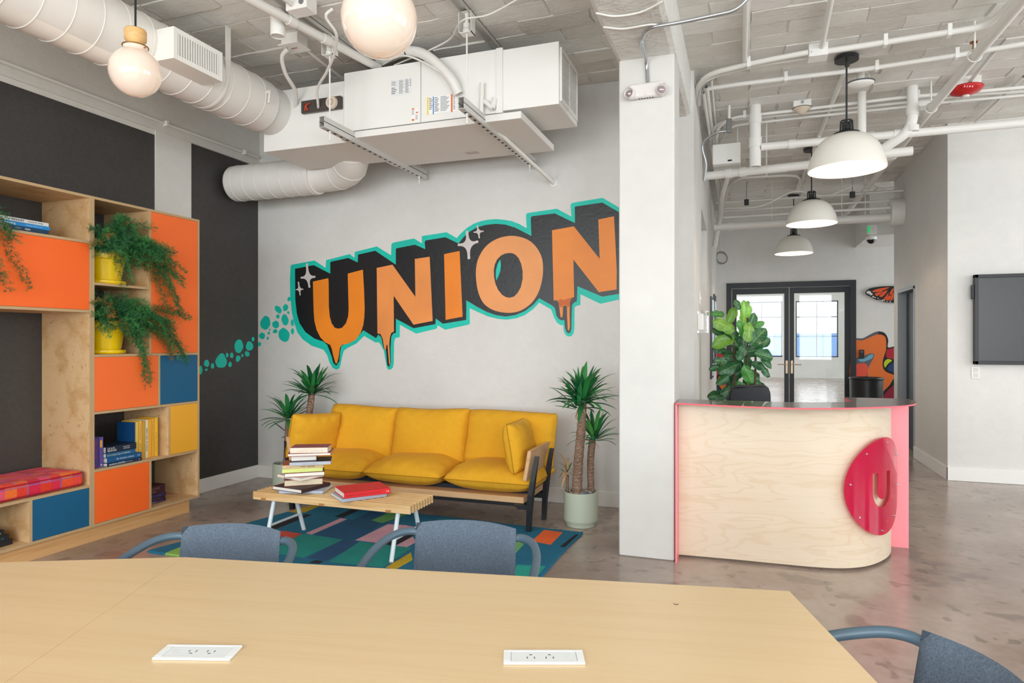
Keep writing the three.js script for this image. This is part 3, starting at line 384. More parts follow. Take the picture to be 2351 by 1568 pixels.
// ---------- the lettering mural painted on the wall ----------
{
  const c6 = ([x, y]) => [440 + 0.34437 * x, 420 + 0.34437 * y], c7 = ([x, y]) => [950 + 0.27428 * x, 430 + 0.27428 * y];
  const wallPt = ([px, py]) => { const p = onZ(px, py, ZM); return [p.x, p.y]; };
  const P6 = (l) => l.map(c6).map(wallPt), P7 = (l) => l.map(c7).map(wallPt);
  const mural = thing('wall_mural_lettering', 'teal outlined black block mural of dripping orange capital letters', 'mural');
  const tSpray = tex(256, 256, (u, v) => { const g = 0.95 + (fbm(u, v, 4, 4, 4, 17) - 0.5) * 0.12; return [g, g, g]; });
  const paint = (c, o = {}) => mat(c, 0.5, { map: rep(tSpray, 1.2), bumpMap: rep(tPlasterBump, 0.5), bumpScale: 0.0008, ...o });
  let layer = 0;
  const flat = (name, pts, m, lift, holes = []) => part(name, metreUV(clean(new THREE.ShapeGeometry(shapeOf(pts, holes)))).translate(0, 0, ZM + lift), m, mural);
  const teal = paint(0x05cfba), black = paint(0x17191c, { roughness: 0.38 });
  const tealPts = [...P6([[656, 640], [660, 552], [668, 545], [820, 517], [893, 566], [897, 515], [1055, 474], [1086, 500], [1088, 460], [1235, 423], [1330, 482], [1332, 408], [1345, 398], [1483, 370]]),
    ...P7([[68, 470], [68, 408], [275, 376], [360, 425], [395, 385], [445, 340], [500, 306], [560, 284], [620, 271], [690, 266], [760, 272], [820, 283], [880, 305], [945, 343], [940, 235], [945, 221], [955, 215], [1190, 180], [1203, 181], [1320, 245], [1313, 150], [1318, 138], [1330, 130], [1580, 88], [1712, 165], [1790, 205], [1790, 930], [1710, 942], [1562, 975], [1395, 895], [1396, 985], [1355, 995], [1346, 1010], [1345, 1180], [1338, 1222], [1322, 1244], [1305, 1250], [1285, 1246], [1266, 1228], [1255, 1200], [1252, 1155], [1225, 1152], [1198, 1132], [1175, 1090], [1150, 1022], [1050, 965], [1000, 1020], [930, 1070], [860, 1096], [780, 1108], [700, 1100], [620, 1080], [540, 1045], [468, 1012], [470, 1135], [460, 1150], [262, 1192], [200, 1155], [195, 1178], [185, 1185], [20, 1225]]),
    ...P6([[1388, 945], [1388, 1028], [1358, 1035], [1350, 1060], [1348, 1200], [1342, 1230], [1330, 1243], [1316, 1246], [1303, 1235], [1294, 1190], [1282, 1120], [1262, 1080], [1248, 1062], [1225, 1063], [1150, 1020], [1100, 1070], [1040, 1100], [1015, 1118], [1003, 1160], [995, 1205], [985, 1235], [965, 1245], [940, 1232], [918, 1195], [905, 1150], [880, 1112], [800, 1085], [740, 1042], [705, 995], [683, 930], [668, 860], [658, 760]])];
  flat('outline', tealPts, teal, 0.0012).userData.label = 'teal outline';
  const blackPts = [...P6([[690, 572], [815, 548], [925, 605], [925, 530], [930, 525], [1045, 500], [1108, 530], [1110, 478], [1225, 452], [1362, 545], [1362, 440], [1370, 435], [1490, 412]]),
    ...P7([[97, 518], [92, 460], [100, 445], [265, 418], [375, 470], [420, 415], [470, 370], [530, 336], [600, 315], [690, 306], [770, 313], [850, 338], [985, 408], [980, 255], [990, 243], [1180, 218], [1350, 300], [1348, 165], [1360, 160], [1578, 128], [1712, 205], [1785, 248], [1785, 880], [1710, 893], [1578, 915], [1370, 828], [1365, 955], [1342, 965], [1326, 985], [1322, 1060], [1320, 1180], [1312, 1213], [1298, 1223], [1280, 1213], [1267, 1180], [1260, 1110], [1240, 1115], [1215, 1103], [1195, 1075], [1182, 1010], [1160, 990], [1050, 928], [1000, 985], [930, 1037], [850, 1070], [770, 1082], [690, 1070], [610, 1042], [530, 1000], [440, 945], [440, 1110], [245, 1142], [185, 1098], [182, 1145], [0, 1180]]),
    ...P6([[1362, 905], [1362, 1000], [1345, 1002], [1332, 1025], [1326, 1100], [1328, 1200], [1318, 1225], [1305, 1215], [1297, 1120], [1280, 1100], [1265, 1030], [1245, 1010], [1230, 1035], [1145, 982], [1115, 1020], [1070, 1055], [1000, 1085], [990, 1130], [985, 1190], [965, 1218], [945, 1200], [935, 1160], [905, 1080], [880, 1058], [820, 1038], [760, 995], [720, 935], [702, 870], [692, 780]])];
  flat('letter_block', blackPts, black, 0.0022).userData.label = 'black block behind the letters';
  const letter = (pts, c, holes) => flat('letter', pts, paint(c), 0.0034, holes);
  letter(P6([[810, 658], [912, 635], [915, 660], [916, 820], [922, 890], [935, 935], [955, 965], [980, 972], [1005, 965], [1030, 935], [1045, 890], [1048, 840], [1042, 605], [1143, 578], [1150, 700], [1155, 840], [1152, 900], [1145, 950], [1128, 1000], [1095, 1045], [1050, 1070], [1002, 1080], [990, 1100], [980, 1170], [970, 1203], [961, 1203], [945, 1150], [937, 1110], [925, 1080], [890, 1062], [860, 1030], [835, 980], [820, 920], [815, 860], [812, 760]]), 0xff911c);
  letter(P6([[1235, 567], [1340, 545], [1493, 760], [1489, 507], [1588, 492], [1608, 920], [1480, 945], [1348, 752], [1350, 990], [1332, 1000], [1323, 1030], [1319, 1080], [1325, 1205], [1318, 1212], [1312, 1140], [1307, 1080], [1300, 1080], [1295, 1118], [1285, 1100], [1275, 1040], [1260, 1007], [1240, 1003]]), 0xfb9d50);
  letter(P7([[255, 560], [385, 533], [410, 1083], [268, 1110]]), 0xff9022);
  const oIn = P7([[800, 550], [828, 552], [855, 566], [880, 595], [900, 640], [912, 700], [912, 770], [898, 835], [870, 885], [840, 915], [800, 925], [770, 918], [740, 900], [708, 860], [685, 810], [673, 750], [671, 690], [680, 645], [698, 605], [730, 572], [765, 555]]);
  letter(smoothPts(P7([[805, 407], [900, 418], [980, 455], [1040, 520], [1075, 600], [1083, 700], [1070, 800], [1040, 890], [985, 970], [900, 1030], [820, 1050], [730, 1045], [650, 1020], [585, 970], [545, 890], [525, 790], [522, 690], [540, 600], [600, 500], [690, 435]]), 80, true).slice(0, -1), 0xf9a663, [oIn]);
  flat('counter_gleam', P7([[725, 603], [731, 650], [725, 700], [712, 740], [692, 782], [687, 740], [690, 690], [702, 645]]), teal, 0.0034).userData.label = 'teal sliver inside the letter O';
  letter(P7([[1158, 360], [1340, 327], [1557, 600], [1545, 270], [1677, 243], [1700, 700], [1698, 855], [1550, 878], [1337, 605], [1343, 918], [1320, 930], [1308, 965], [1305, 1050], [1308, 1170], [1300, 1200], [1290, 1195], [1284, 1080], [1283, 1000], [1265, 985], [1250, 1000], [1248, 1060], [1245, 1090], [1230, 1085], [1222, 1030], [1215, 970], [1200, 945], [1172, 948]]), 0xf8933a);
  flat('drip', P7([[1208, 948], [1230, 935], [1260, 945], [1290, 930], [1340, 921], [1320, 930], [1308, 965], [1303, 1000], [1286, 1005], [1275, 985], [1255, 984], [1242, 1005], [1224, 1000], [1216, 972]]), paint(0xd9681c), 0.0044).userData.label = 'darker orange drip';
  const star = (cx, cy, t, r, b, l, f) => { const c = f([[cx, cy]])[0], tips = f([t, r, b, l]), pts = [], k = 0.16; for (let i = 0; i < 4; i++) { const a = tips[i], n = tips[(i + 1) % 4], dir = [a[0] - c[0], a[1] - c[1]], L = Math.hypot(...dir), nx = -dir[1] / L, ny = dir[0] / L, w = Math.min(0.014, L * 0.13); for (let q = 0; q <= 6; q++) { const an = Math.PI * (q / 6) ; pts.push([a[0] + nx * w * Math.cos(an) + dir[0] / L * w * Math.sin(an) * 0.9, a[1] + ny * w * Math.cos(an) + dir[1] / L * w * Math.sin(an) * 0.9]); } const d2 = [n[0] - c[0], n[1] - c[1]], l2 = Math.hypot(...d2), w2 = Math.min(0.014, l2 * 0.13), A = [a[0] - nx * w, a[1] - ny * w], B = [n[0] - d2[1] / l2 * w2, n[1] + d2[0] / l2 * w2], C = [c[0] + (dir[0] + d2[0]) * 0.02, c[1] + (dir[1] + d2[1]) * 0.02]; for (let q = 1; q < 10; q++) { const u = q / 10; pts.push([(1 - u) ** 2 * A[0] + 2 * u * (1 - u) * C[0] + u * u * B[0], (1 - u) ** 2 * A[1] + 2 * u * (1 - u) * C[1] + u * u * B[1]]); } void k; } return pts; };
  const ms = paint(0xded6d2);
  flat('sparkle', star(777, 630, [770, 543], [822, 626], [787, 692], [733, 632], P6), ms, 0.0044); flat('sparkle', star(720, 709, [714, 664], [744, 709], [725, 746], [698, 712], P6), ms, 0.0044);
  flat('sparkle', star(457, 480, [447, 375], [534, 456], [463, 592], [378, 482], P7), ms, 0.0044); flat('sparkle', star(543, 372, [533, 323], [582, 368], [550, 422], [506, 377], P7), ms, 0.0044);
  // teal pebbles trailing to the dark panel
  const r = rng(8), blob = (x, y, rx, ry, rot = 0) => { const n = rx > 22 ? 6 : 5, pts = [], ph = r() * 6; for (let i = 0; i < n; i++) { const a = ph + i / n * 6.283 + (r() - 0.5) * 0.5, q = 0.95 + 0.16 * r(), ex = Math.cos(a) * rx * q, ey = Math.sin(a) * ry * q; pts.push([x + ex * Math.cos(rot) - ey * Math.sin(rot), y + ex * Math.sin(rot) + ey * Math.cos(rot)]); }
    const out = []; for (let i = 0; i < n; i++) { const a = pts[(i + n - 1) % n], b = pts[i], c = pts[(i + 1) % n]; for (let k = 0; k <= 4; k++) { const t = k / 4, A = [mix(b[0], a[0], 0.38), mix(b[1], a[1], 0.38)], C = [mix(b[0], c[0], 0.38), mix(b[1], c[1], 0.38)]; out.push([(1 - t) ** 2 * A[0] + 2 * t * (1 - t) * b[0] + t * t * C[0], (1 - t) ** 2 * A[1] + 2 * t * (1 - t) * b[1] + t * t * C[1]]); } } return out; };
  for (const q of [[453, 1075, 14, 17], [469, 1019, 23, 24], [507, 1036, 9, 12], [515, 1001, 9, 12], [521, 979, 7, 8], [557, 989, 17, 17], [493, 935, 36, 51], [562, 943, 26, 27], [577, 845, 22, 35, -0.5], [575, 890, 14, 17], [626, 831, 20, 29, 0.3], [645, 865, 9, 12], [623, 913, 26, 40], [618, 1013, 41, 54], [673, 990, 13, 24], [672, 932, 13, 26], [650, 775, 14, 18]]) flat('pebble', P6(blob(...q)), teal, 0.0016);
  for (const q of [[98, 1203, 20, 28], [139, 1220, 14, 20], [97, 1245, 10, 11], [197, 1187, 42, 52], [235, 1148, 11, 17], [266, 1149, 13, 22], [255, 1209, 14, 20], [315, 1090, 34, 50], [308, 1171, 19, 26], [337, 1149, 8, 14], [369, 1140, 17, 22], [385, 1087, 27, 32], [408, 1041, 11, 17], [60, 1247, 14, 32]]) {
    const pts = blob(...q).map(c6).map(([px, py]) => { const p = onX(px, py, XL); return [-p.z, p.y]; });
    part('pebble', clean(new THREE.ShapeGeometry(shapeOf(pts)).rotateY(Math.PI / 2).translate(XL + 0.0016, 0, 0)), teal, mural);
  }
}

// ---------- rug ----------
{
  const r3 = ([x, y]) => [560 + 0.1276 * x, 1130 + 0.1276 * y], r7 = ([x, y]) => [340 + 0.4339 * x, 1100 + 0.4339 * y], X0 = -3.82, Z0 = -4.86, SX_ = 2.8, SZ = 1.75;
  const rugMap = canvasTex(1600, 1000, (g, w, h) => {
    g.fillStyle = '#0d6787'; g.fillRect(0, 0, w, h);
    const poly = (f, l, c) => { g.fillStyle = c; g.beginPath(); l.map(f).forEach(([px, py], i) => { const p = onY(px, py, 0.012), x = (p.x - X0) / SX_ * w, y = (p.z - Z0) / SZ * h; i ? g.lineTo(x, y) : g.moveTo(x, y); }); g.closePath(); g.fill(); };
    poly(r3, [[1250, 765], [1880, 490], [2351, 590], [2351, 690], [1990, 875], [1780, 860]], '#0b4f78'); poly(r7, [[1040, 240], [1180, 170], [1330, 205], [1180, 270]], '#0b4a70'); poly(r7, [[1500, 240], [1830, 235], [1900, 330], [1600, 300]], '#0e5f80');
    poly(r3, [[690, 352], [930, 215], [1020, 160], [1420, 230], [1100, 370], [950, 380], [820, 362]], '#b79b1c'); poly(r3, [[365, 632], [1120, 400], [1230, 412], [600, 660], [480, 690]], '#11171f'); poly(r3, [[1625, 445], [1850, 350], [1960, 300], [2090, 320], [1780, 465]], '#0f1a26');
    poly(r3, [[1110, 745], [1740, 475], [1860, 490], [1220, 770]], '#c99bab'); poly(r3, [[400, 740], [690, 700], [1050, 755], [780, 880], [640, 925], [400, 980]], '#cc4f40'); poly(r3, [[1060, 755], [1790, 860], [1060, 1190], [880, 1150], [500, 1110], [500, 1000]], '#0f8a84');
    poly(r3, [[1780, 860], [2130, 905], [1480, 1245], [1130, 1190]], '#1d4d78'); poly(r7, [[1120, 333], [1395, 365], [1240, 470], [955, 440]], '#108a84'); poly(r7, [[850, 445], [885, 430], [930, 437], [905, 450]], '#141a24');
    poly(r7, [[1095, 325], [1270, 240], [1360, 245], [1410, 255], [1210, 340]], '#cda0b2'); poly(r7, [[1240, 345], [1400, 275], [1400, 308], [1300, 357]], '#10161e'); poly(r7, [[1310, 355], [1400, 305], [1420, 335], [1370, 362]], '#cda0b2'); poly(r7, [[1180, 220], [1290, 172], [1370, 190], [1240, 235]], '#5a9a58');
    poly(r7, [[1255, 470], [1390, 390], [1400, 430], [1310, 480]], '#bda01e'); poly(r7, [[1950, 455], [2105, 462], [2050, 530], [1930, 530]], '#1b9a8c'); poly(r7, [[2030, 330], [2095, 270], [2195, 283], [2130, 350]], '#e8662a'); poly(r7, [[2178, 360], [2262, 294], [2280, 294], [2205, 363]], '#11161e');
    poly(r7, [[1830, 238], [1890, 243], [1870, 255], [1835, 249]], '#8c2f56'); poly(r7, [[1940, 325], [1990, 345], [1940, 400]], '#69a86a'); poly(r7, [[1540, 205], [1620, 212], [1600, 224], [1530, 215]], '#1a7d86'); poly(r7, [[44, 412], [160, 365], [240, 330], [260, 430], [50, 440]], '#86b24e');
    const im = g.getImageData(0, 0, w, h), d = im.data; for (let j = 0; j < h; j++) for (let i = 0; i < w; i++) { const o = (j * w + i) * 4, n = 0.9 + 0.2 * vnoise(i * 0.5, j * 0.5, 800, 500, 3) * 1 + 0.06 * (vnoise(i * 0.02, j * 0.02, 32, 20, 9) - 0.5); for (let k = 0; k < 3; k++) d[o + k] = Math.min(255, d[o + k] * n); } g.putImageData(im, 0, 0);
  });
  const bl = onY(735, 1158, 0), br = onY(1336, 1226, 0), pts = [[bl.x, bl.z], [br.x, br.z], [-1.155, -3.28], [-3.73, -3.3]], r = rng(3), edge = [];
  for (let i = 0; i < 4; i++) { const a = pts[i], b = pts[(i + 1) % 4]; for (let k = 0; k < 30; k++) { const t = k / 30, w = Math.sin(t * 9 + i * 2) * 0.005; edge.push([mix(a[0], b[0], t) + (i % 2 ? w : 0), mix(a[1], b[1], t) + (i % 2 ? 0 : w)]); } }
  const g = extrude(edge.map(([x, z]) => [x, -z]), 0.011, { bevelEnabled: true, bevelSize: 0.003, bevelThickness: 0.002, bevelSegments: 1 }).rotateX(-Math.PI / 2), p = g.attributes.position, uv = g.attributes.uv;
  for (let i = 0; i < p.count; i++) uv.setXY(i, (p.getX(i) - X0) / SX_, 1 - (p.getZ(i) - Z0) / SZ);
  single('rug', 'flat woven rug in teal and blue with pink, orange and black patches', 'rug', g.translate(0, 0.002, 0), new THREE.MeshPhysicalMaterial({ map: rugMap, roughness: 0.95, sheen: 0.2, bumpMap: rep(grey(128, 128, (u, v) => fbm(u, v, 50, 64, 2, 4)), 0.05), bumpScale: 0.001 }));
}

// ---------- sofa ----------
const tLinen = tex(512, 512, (u, v) => { const a = vnoise(u * 256, v * 128, 256, 128, 1), b = vnoise(u * 128, v * 256, 128, 256, 2), c = fbm(u, v, 8, 8, 3, 3), g = 0.94 + (a + b - 1) * 0.05 + (c - 0.5) * 0.03; return [g, g, g * 0.99]; });
const tLinenB = grey(512, 512, (u, v) => 0.5 + 0.25 * Math.sin(u * 6.2832 * 170) * 0.5 + 0.25 * Math.sin(v * 6.2832 * 170) * 0.5 + (fbm(u, v, 100, 100, 2, 6) - 0.5) * 0.5);
const mMustard = mat(0xf0b122, 0.9, { map: rep(tLinen, 0.35), bumpMap: rep(tLinenB, 0.3), bumpScale: 0.0002, sheen: 0.35, sheenRoughness: 0.6, sheenColor: new THREE.Color(0.9, 0.65, 0.2) });
const mSeam = mat(0xb67f08, 0.9);
// a stuffed cushion: w x h face, d thick, in its own x (w), y (h), z (d); wrinkles run in from the seam
function puff(w, h, d, seed, o = {}) {
  const N = 36, pos = [], idx = [], uv = [], pw = o.pow ?? 0.42, pinch = o.pinch ?? 0.05, r = rng(seed), ph = [r() * 9, r() * 9, r() * 9, r() * 9], seam = [];
  const f = (u, v, side) => {
    const au = Math.abs(u), av = Math.abs(v), pe = o.exp ?? 3.6, prof = Math.pow(Math.max(0, (1 - au ** pe) * (1 - av ** pe)), pw), ear = 1 - 0.035 * (au * av) ** 5;
    const x = w / 2 * u * (1 - pinch * (1 - v * v)) * ear, y = h / 2 * v * (1 - pinch * (1 - u * u)) * ear;
    const wr = 0.006 * (Math.sin(v * 13 + ph[0] + u * 3) * sstep(0.55, 0.95, au) + Math.sin(u * 15 + ph[1] - v * 2) * sstep(0.55, 0.95, av)) * (1 - Math.max(au, av) ** 12) + 0.006 * Math.sin(u * 4 + ph[2]) * Math.sin(v * 3 + ph[3]);
    return [x, y + (o.lump ?? 0) * Math.sin(u * 2.2 + ph[2]) * (v > 0 ? v : 0), side * (d / 2 * prof * (side > 0 ? 1.06 : 0.94)) + (side > 0 ? wr : wr * 0.4) * Math.min(1, prof * 2) + (o.bow ?? 0) * (1 - u * u)];
  };
  for (const side of [1, -1]) { const b = pos.length / 3; for (let j = 0; j <= N; j++) for (let i = 0; i <= N; i++) { const e = (t) => Math.sin((t - 0.5) * Math.PI) * 0.35 + (t * 2 - 1) * 0.65, u = e(i / N), v = e(j / N); pos.push(...f(u, v, side)); uv.push(u * w / 2, v * h / 2); } for (let j = 0; j < N; j++) for (let i = 0; i < N; i++) { const a = b + j * (N + 1) + i, c = a + N + 1; side > 0 ? idx.push(a, a + 1, c + 1, a, c + 1, c) : idx.push(a, c + 1, a + 1, a, c, c + 1); } }
  const g = new THREE.BufferGeometry(); g.setAttribute('position', new THREE.Float32BufferAttribute(pos, 3)); g.setAttribute('uv', new THREE.Float32BufferAttribute(uv, 2)); g.setIndex(idx); g.computeVertexNormals();
  const M = 22; for (let k = 0; k < 4; k++) for (let i = 0; i < M; i++) { const t = -1 + 2 * i / M, [u, v] = [[t, -1], [1, t], [-t, 1], [-1, -t]][k], q = f(u, v, 1); seam.push(V(...q)); }
  const piping = clean(new THREE.TubeGeometry(new THREE.CatmullRomCurve3(seam, true, 'centripetal'), 160, 0.0035, 5, true));
  return { g, piping };
}
function cushionPart(parent, name, w, h, d, seed, place, o) { const { g, piping } = puff(w, h, d, seed, o), m = part(name, g, mMustard, parent); place(m); part('piping', piping, mSeam, m); return m; }
const mSteel = mat(0x15181c, 0.45), mBeech = mat(0xffffff, 0.45, { map: rep(tWood(hex(0xd9b184), hex(0xb98855), 411, 60, 0.6), 0.9, 0.35) });
{
  const s = thing('sofa', 'mustard yellow three seat sofa with plywood deck and black steel legs', 'sofa'), XR_ = -1.487, XL_ = -3.565, zf = -4.56, zb = -5.15;
  part('deck', rbox(XL_ + 0.045, XR_ - 0.045, 0.205, 0.252, zb - 0.02, zf - 0.02, 0.008, 2), mBeech, s);
  part('under_rail', [box(XL_ + 0.03, XR_ - 0.03, 0.172, 0.204, zf - 0.10, zf - 0.06), box(XL_ + 0.03, XR_ - 0.03, 0.172, 0.204, zb + 0.06, zb + 0.1)], mSteel, s);
  part('rear_apron', box(XL_ + 0.06, XR_ - 0.06, 0.253, 0.285, zf - 0.16, zf - 0.14), mat(0x1d2630, 0.8), s);
  for (const [x, sx] of [[XR_, 1], [XL_, -1]]) {
    for (const z of [zf, zb + 0.2]) {   // bent steel blade: foot, knee, tapering tip
      const pr = [[-0.016, 0], [0.016, 0], [0.024, 0.16], [0.026, 0.28], [0.02, 0.4], [0.004, 0.565], [-0.006, 0.565], [-0.024, 0.38], [-0.028, 0.28], [-0.024, 0.17]];
      const g = extrude(pr, 0.034).rotateY(Math.PI / 2).translate(-0.017, 0, 0); const p = g.attributes.position; for (let i = 0; i < p.count; i++) { const y = p.getY(i); p.setX(i, p.getX(i) + sx * (y > 0.26 ? (y - 0.26) * 0.17 : (y - 0.26) * 0.05)); } g.computeVertexNormals();
      part('leg', g.translate(x + sx * 0.012, 0, z), mSteel, s);
      part('bracket', extrude([[0, 0.172], [0.08, 0.172], [0.11, 0.2], [0.11, 0.204], [0, 0.204], [-0.002, 0.13]].map(([a, b]) => [-sx * a, b]), 0.035).translate(x, 0, z - 0.018), mSteel, s);
    }
    const a = extrude([[0, 0], [0.022, 0], [0.06, 0.215], [0.038, 0.215]].map(([u, v]) => [sx * u, v]), 0.62, { bevelEnabled: true, bevelSize: 0.003, bevelThickness: 0.003, bevelSegments: 1 });
    part('arm_board', metreUV(a.translate(x - sx * 0.03, 0.39, zb + 0.01)), mBeech, s);
  }
  part('back_board', metreUV(extrude([[0, 0], [0.022, 0], [0.075, 0.215], [0.053, 0.215]], XR_ - XL_ - 0.16).rotateY(-Math.PI / 2).translate(XR_ - 0.08, 0.39, zb - 0.03).scale(1, 1, 1)), mBeech, s);
  const seat = [[-3.24, 0.70], [-2.55, 0.70], [-1.815, 0.74]];
  seat.forEach(([x, w], i) => cushionPart(s, 'seat_cushion', w, 0.64, 0.225, 90 + i, (m) => { m.rotation.x = -Math.PI / 2; m.position.set(x, 0.352, zf - 0.305); }, { pow: 0.5, pinch: 0.02, exp: 3 }));
  const back = [[-3.215, 0.69, 0.02], [-2.54, 0.70, 0], [-1.815, 0.79, -0.02]];
  back.forEach(([x, w, t], i) => cushionPart(s, 'back_cushion', w, 0.46, 0.2, 70 + i, (m) => { m.rotation.set(-0.3, t, 0); m.position.set(x, 0.605, -5.07); }, { pow: 0.46, pinch: 0.03, lump: 0.008 }));
}
for (const [label, x, z, ry, rz, y, seed] of [['loose square mustard cushion leaning on the sofa arm beside stacked books', -3.5, -4.76, Math.PI / 2 - 0.3, -0.2, 0.6, 61], ['loose square mustard cushion standing against the sofa arm beside potted yucca', -1.645, -4.81, Math.PI / 2 + 0.05, 0.16, 0.6, 64]]) {
  const c = thing('sofa_cushion', label, 'cushion', undefined, [x, y, z]); c.rotation.order = 'ZYX'; c.rotation.set(0, ry, rz);
  const { g, piping } = puff(0.5, 0.38, 0.18, seed, { pow: 0.45 }); part('cover', g, mMustard, c); part('piping', piping, mSeam, c);
}

// ---------- slatted coffee table ----------
const CT = { x0: -3.19, x1: -1.975, zf: -3.662, zb: -3.988, y: 0.37 };
{
  const t = thing('coffee_table', 'low slatted wooden coffee table with pale blue metal legs on the rug', 'table'), n = 9, pitch = (CT.zf - CT.zb - 0.0175) / (n - 1);
  for (let i = 0; i < n; i++) { const z = CT.zf - i * pitch; part('slat', rbox(CT.x0, CT.x1, CT.y - 0.055, CT.y, z - 0.0175, z, 0.005, 2), mSlat, t); }
  const md = mat(0xb07a42, 0.5); for (const x of [-3.1, -2.63, -2.13]) part('batten', box(x - 0.02, x + 0.02, CT.y - 0.0555, CT.y - 0.038, CT.zb - 0.0005, CT.zf + 0.0006), md, t);
  const ml = mat(0xd8e6ec, 0.35);
  for (const x of [-3.055, -2.09]) { for (const [zt, z0] of [[-3.72, -3.63], [-3.93, -4.04]]) { const l = part('leg', bar(V(x, 0.018, z0), V(x, CT.y - 0.05, zt), 0.0145, 0.0145, 14), ml, t); part('foot', bar(V(x, 0.013, z0), V(x, 0.02, z0), 0.016, 0.015, 12), mat(0x8d8580, 0.6), l); } part('crossbar', bar(V(x, 0.145, -3.668), V(x, 0.145, -3.99), 0.009), ml, t); part('mount_plate', box(x - 0.03, x + 0.03, CT.y - 0.062, CT.y - 0.056, CT.zb + 0.03, CT.zf - 0.03), mat(0x30343a, 0.5), t); }
}
{ // books piled on it; each: width, height, depth, cover, yaw in degrees, x and z offset, label
  const cx = -2.885, cz = -3.83, G = 'books piled on the coffee table'; let y = CT.y + 0.0008;
  const pile = [[0.3, 0.02, 0.23, 0xb9c3d6, 18, 0.02, 0.03, 'pale blue book at the very bottom of the pile', { white: 1 }], [0.27, 0.024, 0.27, 0x3a2326, 82, 0.0, 0.06, 'large dark brown book second from the bottom of the pile', { white: 1 }], [0.255, 0.042, 0.19, 0x8c3b35, 38, -0.015, 0.02, 'thick book with cream pages and dark red boards', { back: 1 }], [0.2, 0.02, 0.25, 0xd9c3b4, 75, -0.03, 0.03, 'thin pale book with white pages and beige boards', { white: 1, back: 1 }], [0.265, 0.027, 0.2, 0x8c4c36, 37, -0.005, 0.02, 'brown book with white page edges in the pile', { white: 1, back: 1 }],
    [0.265, 0.026, 0.19, 0xdde98a, 36, -0.02, 0.02, 'lime yellow book in the middle of the pile', { text: [['~0.4', 0.3, 0.5, 0.3, '#c8d47a']] }], [0.27, 0.025, 0.2, 0xd5b98a, 33, -0.012, 0.015, 'cream spined book with rust cover in the pile', { top: 0xb8542a, text: [['~0.12', 0.1, 0.55, 0.5, '#8b7a5a'], ['~0.36', 0.44, 0.5, 0.7, '#3b3124']] }], [0.27, 0.022, 0.2, 0xb8bec8, 32, 0.045, 0.012, 'silver grey book with dark cover in the pile', { top: 0x2c2e33, text: [['~0.4', 0.3, 0.6, 0.4, '#6b7280']] }], [0.17, 0.038, 0.13, 0x4a4668, 34, 0.0, 0.03, 'small thick navy book with white page edges', { white: 1, back: 1 }], [0.285, 0.019, 0.2, 0x9b4536, 30, 0.04, 0.01, 'thin rust red book near the top of the pile', { white: 1, back: 1 }], [0.25, 0.036, 0.16, 0xe8dcc8, 25, 0.05, 0.02, 'mauve covered book with cream spine topping the pile', { top: 0x9a4d55, text: [['~0.7', 0.18, 0.65, 0.3, '#b7a58c'], ['~0.4', 0.35, 0.25, 0.2, '#cbb89c']] }]];
  for (const [w, h, d, c, yaw, dx, dz, label, o] of pile) {
    const b = book(label, w, h, d, c, { lying: 1, group: G, face: 'serif', text: o.text, white: o.white, board: 0.0026 }), a = yaw * Math.PI / 180;
    if (o.top) part('front_board', rbox(-w / 2, w / 2, h - 0.0015, h + 0.0006, -d, -0.002, 0.0006), coverMat(o.top), b);
    const flip = o.back ? Math.PI : 0; b.rotation.y = a + flip; const off = o.back ? -d / 2 : d / 2; // centre of the book over the pile
    b.position.set(cx + dx + Math.sin(b.rotation.y) * d / 2, y, cz + dz - 0.02 + Math.cos(b.rotation.y) * d / 2); void off; y += h + 0.0006;
  }
  // red book on a grey one
  const p = onY(790, 1152, 0.375), q = onY(897, 1139, 0.375), a = Math.atan2(-(q.z - p.z), q.x - p.x), w = p.distanceTo(q);
  const g1 = book('silver grey book lying under the red book', w * 0.98, 0.022, 0.24, 0xaab2c4, { lying: 1, white: 1, group: G }); g1.position.set((p.x + q.x) / 2 - 0.02, CT.y + 0.0008, (p.z + q.z) / 2 + 0.005); g1.rotation.y = a + 0.05;
  const rd = book('bright red book lying on a grey book', w, 0.036, 0.235, 0xdc2028, { lying: 1, white: 1, group: G, rough: 0.6, text: [['MAJESTIC METROPOLITAN LIVING', 0.03, 0.55, 0.4, '#a01018'], ['~0.05', 0.91, 0.5, 0.6, '#f4c9c9']] }); rd.position.set((p.x + q.x) / 2, CT.y + 0.0236, (p.z + q.z) / 2); rd.rotation.y = a;
}

